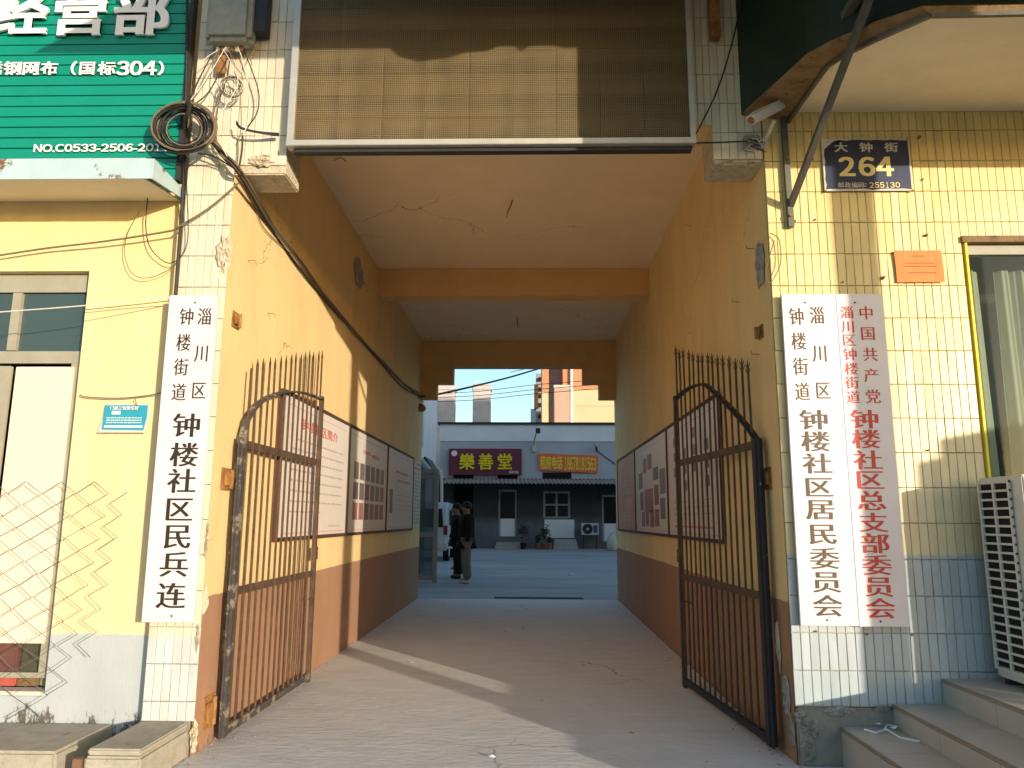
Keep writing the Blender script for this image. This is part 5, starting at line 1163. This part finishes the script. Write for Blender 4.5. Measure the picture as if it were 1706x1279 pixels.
GP = thing('glazed_porch', 'aluminium framed glass porch at the left of the courtyard', 'porch', (-2.6, 17, 0))
pr = at(727, 968, 16.9); zt_ = at(722, 789, 16.9).z; xr = pr.x; xl = -5.5
for x in (xr - 0.04, xr - 0.95, xr - 1.9): MB().box(x - 0.045, x + 0.045, 16.86, 16.95, 0.0, zt_).build('post', m_dframe, GP)
for z in (0.10, 1.02, zt_ - 0.06): MB().box(xl, xr - 0.086, 16.875, 16.935, z - 0.05, z + 0.05).build('rail', m_dframe, GP)
MB().box(xl, xr - 0.09, 16.90, 16.91, 0.15, 0.97).build('low_pane', g_porch, GP); MB().box(xl, xr - 0.09, 16.90, 16.91, 1.07, zt_ - 0.11).build('pane', g_porch, GP)
MB().box(xr - 0.6, xr - 0.55, 16.96, 19.0, zt_ - 0.1, zt_).build('side_rail', m_dframe, GP); MB().box(xr - 0.58, xr - 0.57, 16.96, 19.0, 0.1, zt_ - 0.1).build('side_pane', g_porch, GP)
MB().box(xl, xr, 16.85, 16.99, zt_ + 0.002, zt_ + 0.10).build('roof', m_dframe, GP)
# van
VN = thing('parked_van', 'white minivan parked behind the glazed porch, tail lamp showing', 'van', (-3.75, 27, 0))
vx1 = at(745, 900, 25).x; vx0 = vx1 - 1.5; vy0 = 25.0; vy1 = 28.6
prof = [(vy0 + 0.0, 0.35), (vy0 + 0.02, 1.05), (vy0 + 0.18, 1.78), (vy0 + 0.35, 1.90), (vy1 - 1.1, 1.88), (vy1 - 0.45, 1.12), (vy1 - 0.02, 0.95), (vy1, 0.35)]
MB().prism([(vx0, y, z) for y, z in prof], (1.5, 0, 0)).build('body', m_vanw, VN, bevel=0.06, seg=3)
MB().prism([(vx0 + 0.14, vy0 + 0.035, 1.10), (vx1 - 0.14, vy0 + 0.035, 1.10), (vx1 - 0.20, vy0 + 0.155, 1.68), (vx0 + 0.20, vy0 + 0.155, 1.68)], (0, -0.03, 0)).build('rear_window', g_yard, VN)
for x in (vx0 + 0.0, vx1 - 0.13): MB().box(x, x + 0.13, vy0 - 0.02, vy0 + 0.1, 0.85, 1.15).build('tail_lamp', m_redl, VN, bevel=0.02)
MB().box(vx0 - 0.005, vx1 + 0.005, vy0 - 0.08, vy0 + 0.05, 0.36, 0.58).build('bumper', m_plate, VN, bevel=0.03)
for x in (vx0 + 0.09, vx1 - 0.09):
    for y in (vy0 + 0.7, vy1 - 0.7):
        w_ = MB().disc((x, y, 0.30), 0.30, (1, 0, 0), 0.18, 20).build('wheel', m_tyre, VN)
        MB().disc((x, y, 0.30), 0.17, (1, 0, 0), 0.19, 14).build('rim', m_plate, w_)
MB().box(vx1 + 0.0005, vx1 + 0.012, vy0 + 0.5, vy0 + 1.5, 1.15, 1.65).build('side_window', g_yard, VN)

# chimneys and the far blocks
for k, (a, b_) in enumerate(((728, 757), (788, 817))):
    Y = 46.0; p, q = at(a, 640, Y), at(b_, 640, Y)
    T = thing('chimney_stack', ('square plastered chimney rising behind the courtyard roof, left one', 'square weathered chimney with ragged top behind the courtyard roof, right one')[k], 'chimney', ((p.x + q.x) / 2, Y, 0), group='chimneys behind the courtyard building')
    MB().box(p.x, q.x, Y, Y + 1.1, 0, p.z - 0.35).build('shaft', m_chim, T, bevel=0.03)
    MB().box(p.x - 0.06, q.x + 0.06, Y - 0.06, Y + 1.16, p.z - 0.349, p.z - 0.12).build('cap', m_chim, T, bevel=0.04)
    MB().box(p.x + 0.03, q.x - 0.03, Y + 0.03, Y + 1.07, p.z - 0.119, p.z + 0.1).build('top_course', m_chim, T, bevel=0.05)
AP = thing('apartment_block', 'sunlit orange and cream apartment block far behind the courtyard', 'building', (10, 80, 0))
Y = 80.0
def blk(a, b_, ytop, ybot, dY, m, nm, dep=8.0, mm=AP, YY=Y):
    p, q = at(a, ytop, YY + dY), at(b_, ybot, YY + dY); MB().box(p.x, q.x, YY + dY, YY + dY + dep, max(0, min(q.z, p.z - 0.1)), p.z).build(nm, m, mm)
blk(903, 914.5, 540, 652.5, 0, m_apo, 'upper_wall'); blk(903, 914.5, 653, 900, 0, m_apc, 'lower_wall')
blk(914.5, 937, 545, 652.5, 3.0, m_apg, 'recess_wall'); blk(914.5, 937, 653, 900, 3.0, m_apg, 'recess_wall')  # shade of the recess is put into its grey wall colour
blk(937, 971, 540, 648, 0, m_apo, 'upper_wall'); blk(971, 1060, 637, 648, 0.2, m_apo, 'parapet_band'); blk(937, 1060, 648.5, 900, 0, m_apc, 'lower_wall')
for yy in (676, 706):
    p = at(960, yy, Y - 0.02); q = at(1050, yy, Y - 0.02); MB().box(p.x, q.x, Y - 0.03, Y - 0.005, p.z - 0.04, p.z + 0.04).build('string_course', m_apg, AP)
p, q = at(952, 545, Y - 0.3), at(952, 710, Y - 0.3); MB().tube([p, q], 0.14, 8).build('downpipe', m_white, AP)
T = thing('chimney_stack', 'pink plastered chimney in front of the apartment block', 'chimney', (at(936, 700, 60).x, 47, 0))
p, q = at(923, 641, 60), at(949, 641, 60); MB().box(p.x, q.x, 60, 61.2, 0, p.z - 0.3).build('shaft', pm('pink_render', (0.55, 0.34, 0.25), 0.9, var=0.15, vscale=1), T, bevel=0.03)
MB().box(p.x - 0.05, q.x + 0.05, 59.95, 61.25, p.z - 0.299, p.z).build('cap', m_chim, T, bevel=0.05)
TB = thing('balcony_tower', 'narrow grey residential tower with balconies beside the orange block', 'building', (5, 95, 0))
blk(893, 903, 622, 900, 0, m_apg, 'wall', 6, TB, 95); blk(890, 897, 640, 679, -1, m_apo, 'stair_bay', 4, TB, 95); blk(884, 893, 681, 900, 1, m_wht, 'lower_block', 6, TB, 95)
for yy in (628, 645, 656, 671, 690): blk(897, 902, yy, yy + 6, -0.5, m_hole, 'window', 0.4, TB, 95)
# overhead wires
for k, (ya, yb) in enumerate(((657, 640), (663, 648), (670, 655))):
    cable([at(700, ya, 44), at(800, (ya + yb) / 2 + 3, 44), at(900, yb, 44), at(1060, yb - 12, 44)], 0.018, m_cable, ('topmost of three thin wires crossing the sky', 'middle one of three thin wires crossing the sky', 'lowest of three thin wires crossing the sky')[k], name='overhead_wire', group='overhead wires behind the courtyard', n=4)
cable([at(850, 620, 50), at(905, 607, 50), at(960, 590, 50)], 0.02, m_cable, 'short slanting overhead wire left of the orange block', name='overhead_wire', n=4)

# ---------------------------------------------------------- people
def skin(name, joints, edges, rad, m, parent, root=0, sub=2):
    me = bpy.data.meshes.new(name); me.from_pydata([tuple(j) for j in joints], edges, []); me.update(); me.materials.append(m)
    o = bpy.data.objects.new(name, me); C.objects.link(o)
    if parent: o.parent = parent
    md = o.modifiers.new('skin', 'SKIN'); md.use_smooth_shade = True
    for i, sv in enumerate(me.skin_vertices[0].data):
        r = rad[i]; sv.radius = (r, r) if not isinstance(r, tuple) else r; sv.use_root = (i == root)
    s_ = o.modifiers.new('sub', 'SUBSURF'); s_.levels = sub; s_.render_levels = sub
    return o
def person(lab, loc, rz, mj, mt, ms, hold=None, lean=0.0, arm_fwd=False):
    T = thing('person', lab, 'person', loc, rz)
    # faces +x locally; z up
    hx = lean
    J = [(0, 0, 0.92), (0.0, 0, 1.15), (hx * 0.6, 0, 1.40), (hx, 0, 1.47), (hx + 0.025, 0, 1.56), (hx + 0.03, 0, 1.64),
         (0.02, 0.09, 0.86), (0.03, 0.10, 0.47), (-0.02, 0.10, 0.09), (-0.02, -0.09, 0.86), (-0.02, -0.10, 0.47), (-0.05, -0.10, 0.09),
         (hx * 0.6, 0.17, 1.40), (0.0, 0.22, 1.12), (0.10 if arm_fwd else 0.05, 0.21, 0.88), (hx * 0.6, -0.17, 1.40), (0.0, -0.22, 1.12), (0.12, -0.20, 0.90),
         (0.14, 0.10, 0.05), (0.11, -0.10, 0.05)]
    E_ = [(0,1),(1,2),(2,3),(3,4),(4,5),(0,6),(6,7),(7,8),(0,9),(9,10),(10,11),(2,12),(12,13),(13,14),(2,15),(15,16),(16,17),(8,18),(11,19)]
    Rr = [0.13, 0.12, 0.13, 0.06, 0.098, 0.088, 0.085, 0.055, 0.04, 0.085, 0.055, 0.04, 0.055, 0.042, 0.03, 0.055, 0.042, 0.03, 0.032, 0.032]
    skin('body', J, E_, Rr, m_skin, T)
    skin('jacket', [J[0], J[1], J[2], (J[2][0], 0, 1.46), J[12], J[13], J[14], J[15], J[16], J[17], (0, 0, 0.80)], [(0,1),(1,2),(2,3),(2,4),(4,5),(5,6),(2,7),(7,8),(8,9),(0,10)],
         [(0.20, 0.17), (0.19, 0.17), (0.19, 0.17), 0.085, 0.10, 0.078, 0.062, 0.10, 0.078, 0.062, (0.215, 0.18)], mj, T)
    skin('trousers', [(0, 0, 0.90), J[6], J[7], (J[8][0], J[8][1], 0.08), J[9], J[10], (J[11][0], J[11][1], 0.08)], [(0,1),(1,2),(2,3),(0,4),(4,5),(5,6)], [0.14, 0.12, 0.105, 0.10, 0.12, 0.105, 0.10], mt, T)
    for (a, b_) in ((8, 18), (11, 19)):
        A, B_ = Vector(J[a]), Vector(J[b_]); skin('shoe', [(A.x - 0.03, A.y, 0.045), (A.x + 0.08, A.y, 0.05), (B_.x + 0.03, B_.y, 0.04)], [(0,1),(1,2)], [0.045, 0.05, 0.035], ms, T)
    hc = Vector((hx + 0.01, 0, 1.62))
    mb_ = MB()
    for i in range(7):
        for k in range(12):
            th = math.pi * 0.62 * i / 6; ph = 2 * math.pi * k / 12
            mb_.v.append(tuple(hc + Vector((-0.018 + 0.112 * math.sin(th) * math.cos(ph), 0.098 * math.sin(th) * math.sin(ph), 0.120 * math.cos(th)))))
    for i in range(6):
        for k in range(12): mb_.f.append((i*12+k, i*12+(k+1)%12, (i+1)*12+(k+1)%12, (i+1)*12+k))
    mb_.build('hair', m_hair, T, local=True, smooth=True)
    for sy in (1, -1):                            # hands: palm and five fingers
        w = Vector(J[14] if sy > 0 else J[17]); jj = [w, w + Vector((0.01, 0, -0.05)), w + Vector((0.015, 0, -0.09))]; ee = [(0,1),(1,2)]; rr = [0.022, 0.028, 0.026]
        for f_ in range(4):
            o_ = -0.024 + f_ * 0.016; jj += [w + Vector((0.015 + o_, 0, -0.125 - 0.004 * (f_ % 3))), w + Vector((0.02 + o_, -sy * 0.02, -0.16))]; ee += [(2, 3 + 2*f_), (3 + 2*f_, 4 + 2*f_)]; rr += [0.009, 0.008]
        jj += [w + Vector((0.045, -sy * 0.01, -0.08)), w + Vector((0.06, -sy * 0.015, -0.11))]; ee += [(1, 11), (11, 12)]; rr += [0.010, 0.009]
        skin('hand', jj, ee, rr, m_skin, T, sub=1)
    MB().tube([hc + Vector((0.10, 0, -0.02)), hc + Vector((0.125, 0, -0.045))], 0.012, 6).build('nose', m_skin, T, local=True)
    return T
pf = atZ(776, 972); p1_ = person('person standing in black jacket, loose grey trousers and white shoes in the courtyard', (pf.x, pf.y, 0.0), R(200), m_jack, m_trg, m_shoe)
pf2 = atZ(762, 964); p2_ = person('person in dark jacket and black trousers half hidden behind the other', (pf2.x, pf2.y, 0.0), R(205), m_jack2, m_trb, m_shoed, lean=0.05)
bq = atZ(757, 958); BG = thing('red_bag', 'red and blue shopping bag on the ground between the two people', 'bag', (bq.x, bq.y - 0.1, 0))
b = Vector((bq.x, bq.y - 0.1, 0.02))
MB().prism([tuple(b + Vector((-0.10, 0, 0.14))), tuple(b + Vector((0.02, 0, 0.10))), tuple(b + Vector((0.17, 0, 0.10))), tuple(b + Vector((0.17, 0, 0.22))), tuple(b + Vector((0.0, 0, 0.22)))], (0, 0.12, 0)).build('bag_body', m_bagr, BG, bevel=0.01)
MB().box(b.x - 0.02, b.x + 0.16, b.y + 0.01, b.y + 0.11, 0.0, 0.12).build('bag_base', m_trb, BG, bevel=0.01)
MB().tube([b + Vector((0.02, 0.06, 0.21)), b + Vector((0.06, 0.06, 0.33)), b + Vector((0.12, 0.06, 0.21))], 0.006, 5).build('handle', m_bagr, BG)

# ---------------------------------------------------------- street side, behind the camera: what casts the long evening shadows
SX = SUN_DIR.x / -SUN_DIR.y                        # metres right per metre towards the street
def pole(xw, d, r, lab):
    x = xw + d * SX; y = FY - d
    T = thing('utility_pole', lab, 'pole', (x, y, 0), group='street poles opposite the gate')
    MB().tube([(x, y, 0), (x, y, 9.0)], r, 16, r * 0.8).build('shaft', m_conc, T, smooth=True)
    MB().bar((x - 0.6, y, 8.3), (x + 0.6, y, 8.3), 0.08).build('crossarm', m_steel, T)
    return T
pole(2.034, 3.6, 0.118, 'thick concrete utility pole on the street side, nearer the shop')
pole(1.0, 5.4, 0.138, 'slimmer concrete utility pole on the street side, nearer the gate')
KS = thing('shadow_kiosk', 'unseen kiosk with overhanging roof, added to cast the lower right shadow', 'kiosk', (8, 0.9, 0))  # unseen kiosk, added and shaped for the shadow on the right shop wall
d1_, d0_ = 3.4, 4.4
kx = lambda xw, d: xw + d * SX
MB().box(kx(2.315, d0_), 11.5, FY - d0_, FY - d1_, 0, 1.35 + SUN_S * d0_ - 0.01).build('cabin', m_boxp, KS)
MB().box(kx(2.19, d0_), 11.8, FY - d0_ - 0.01, FY - d1_ + 0.01, 1.35 + SUN_S * d0_, 1.97 + SUN_S * d1_).build('roof', m_steel, KS, bevel=0.14, seg=4)
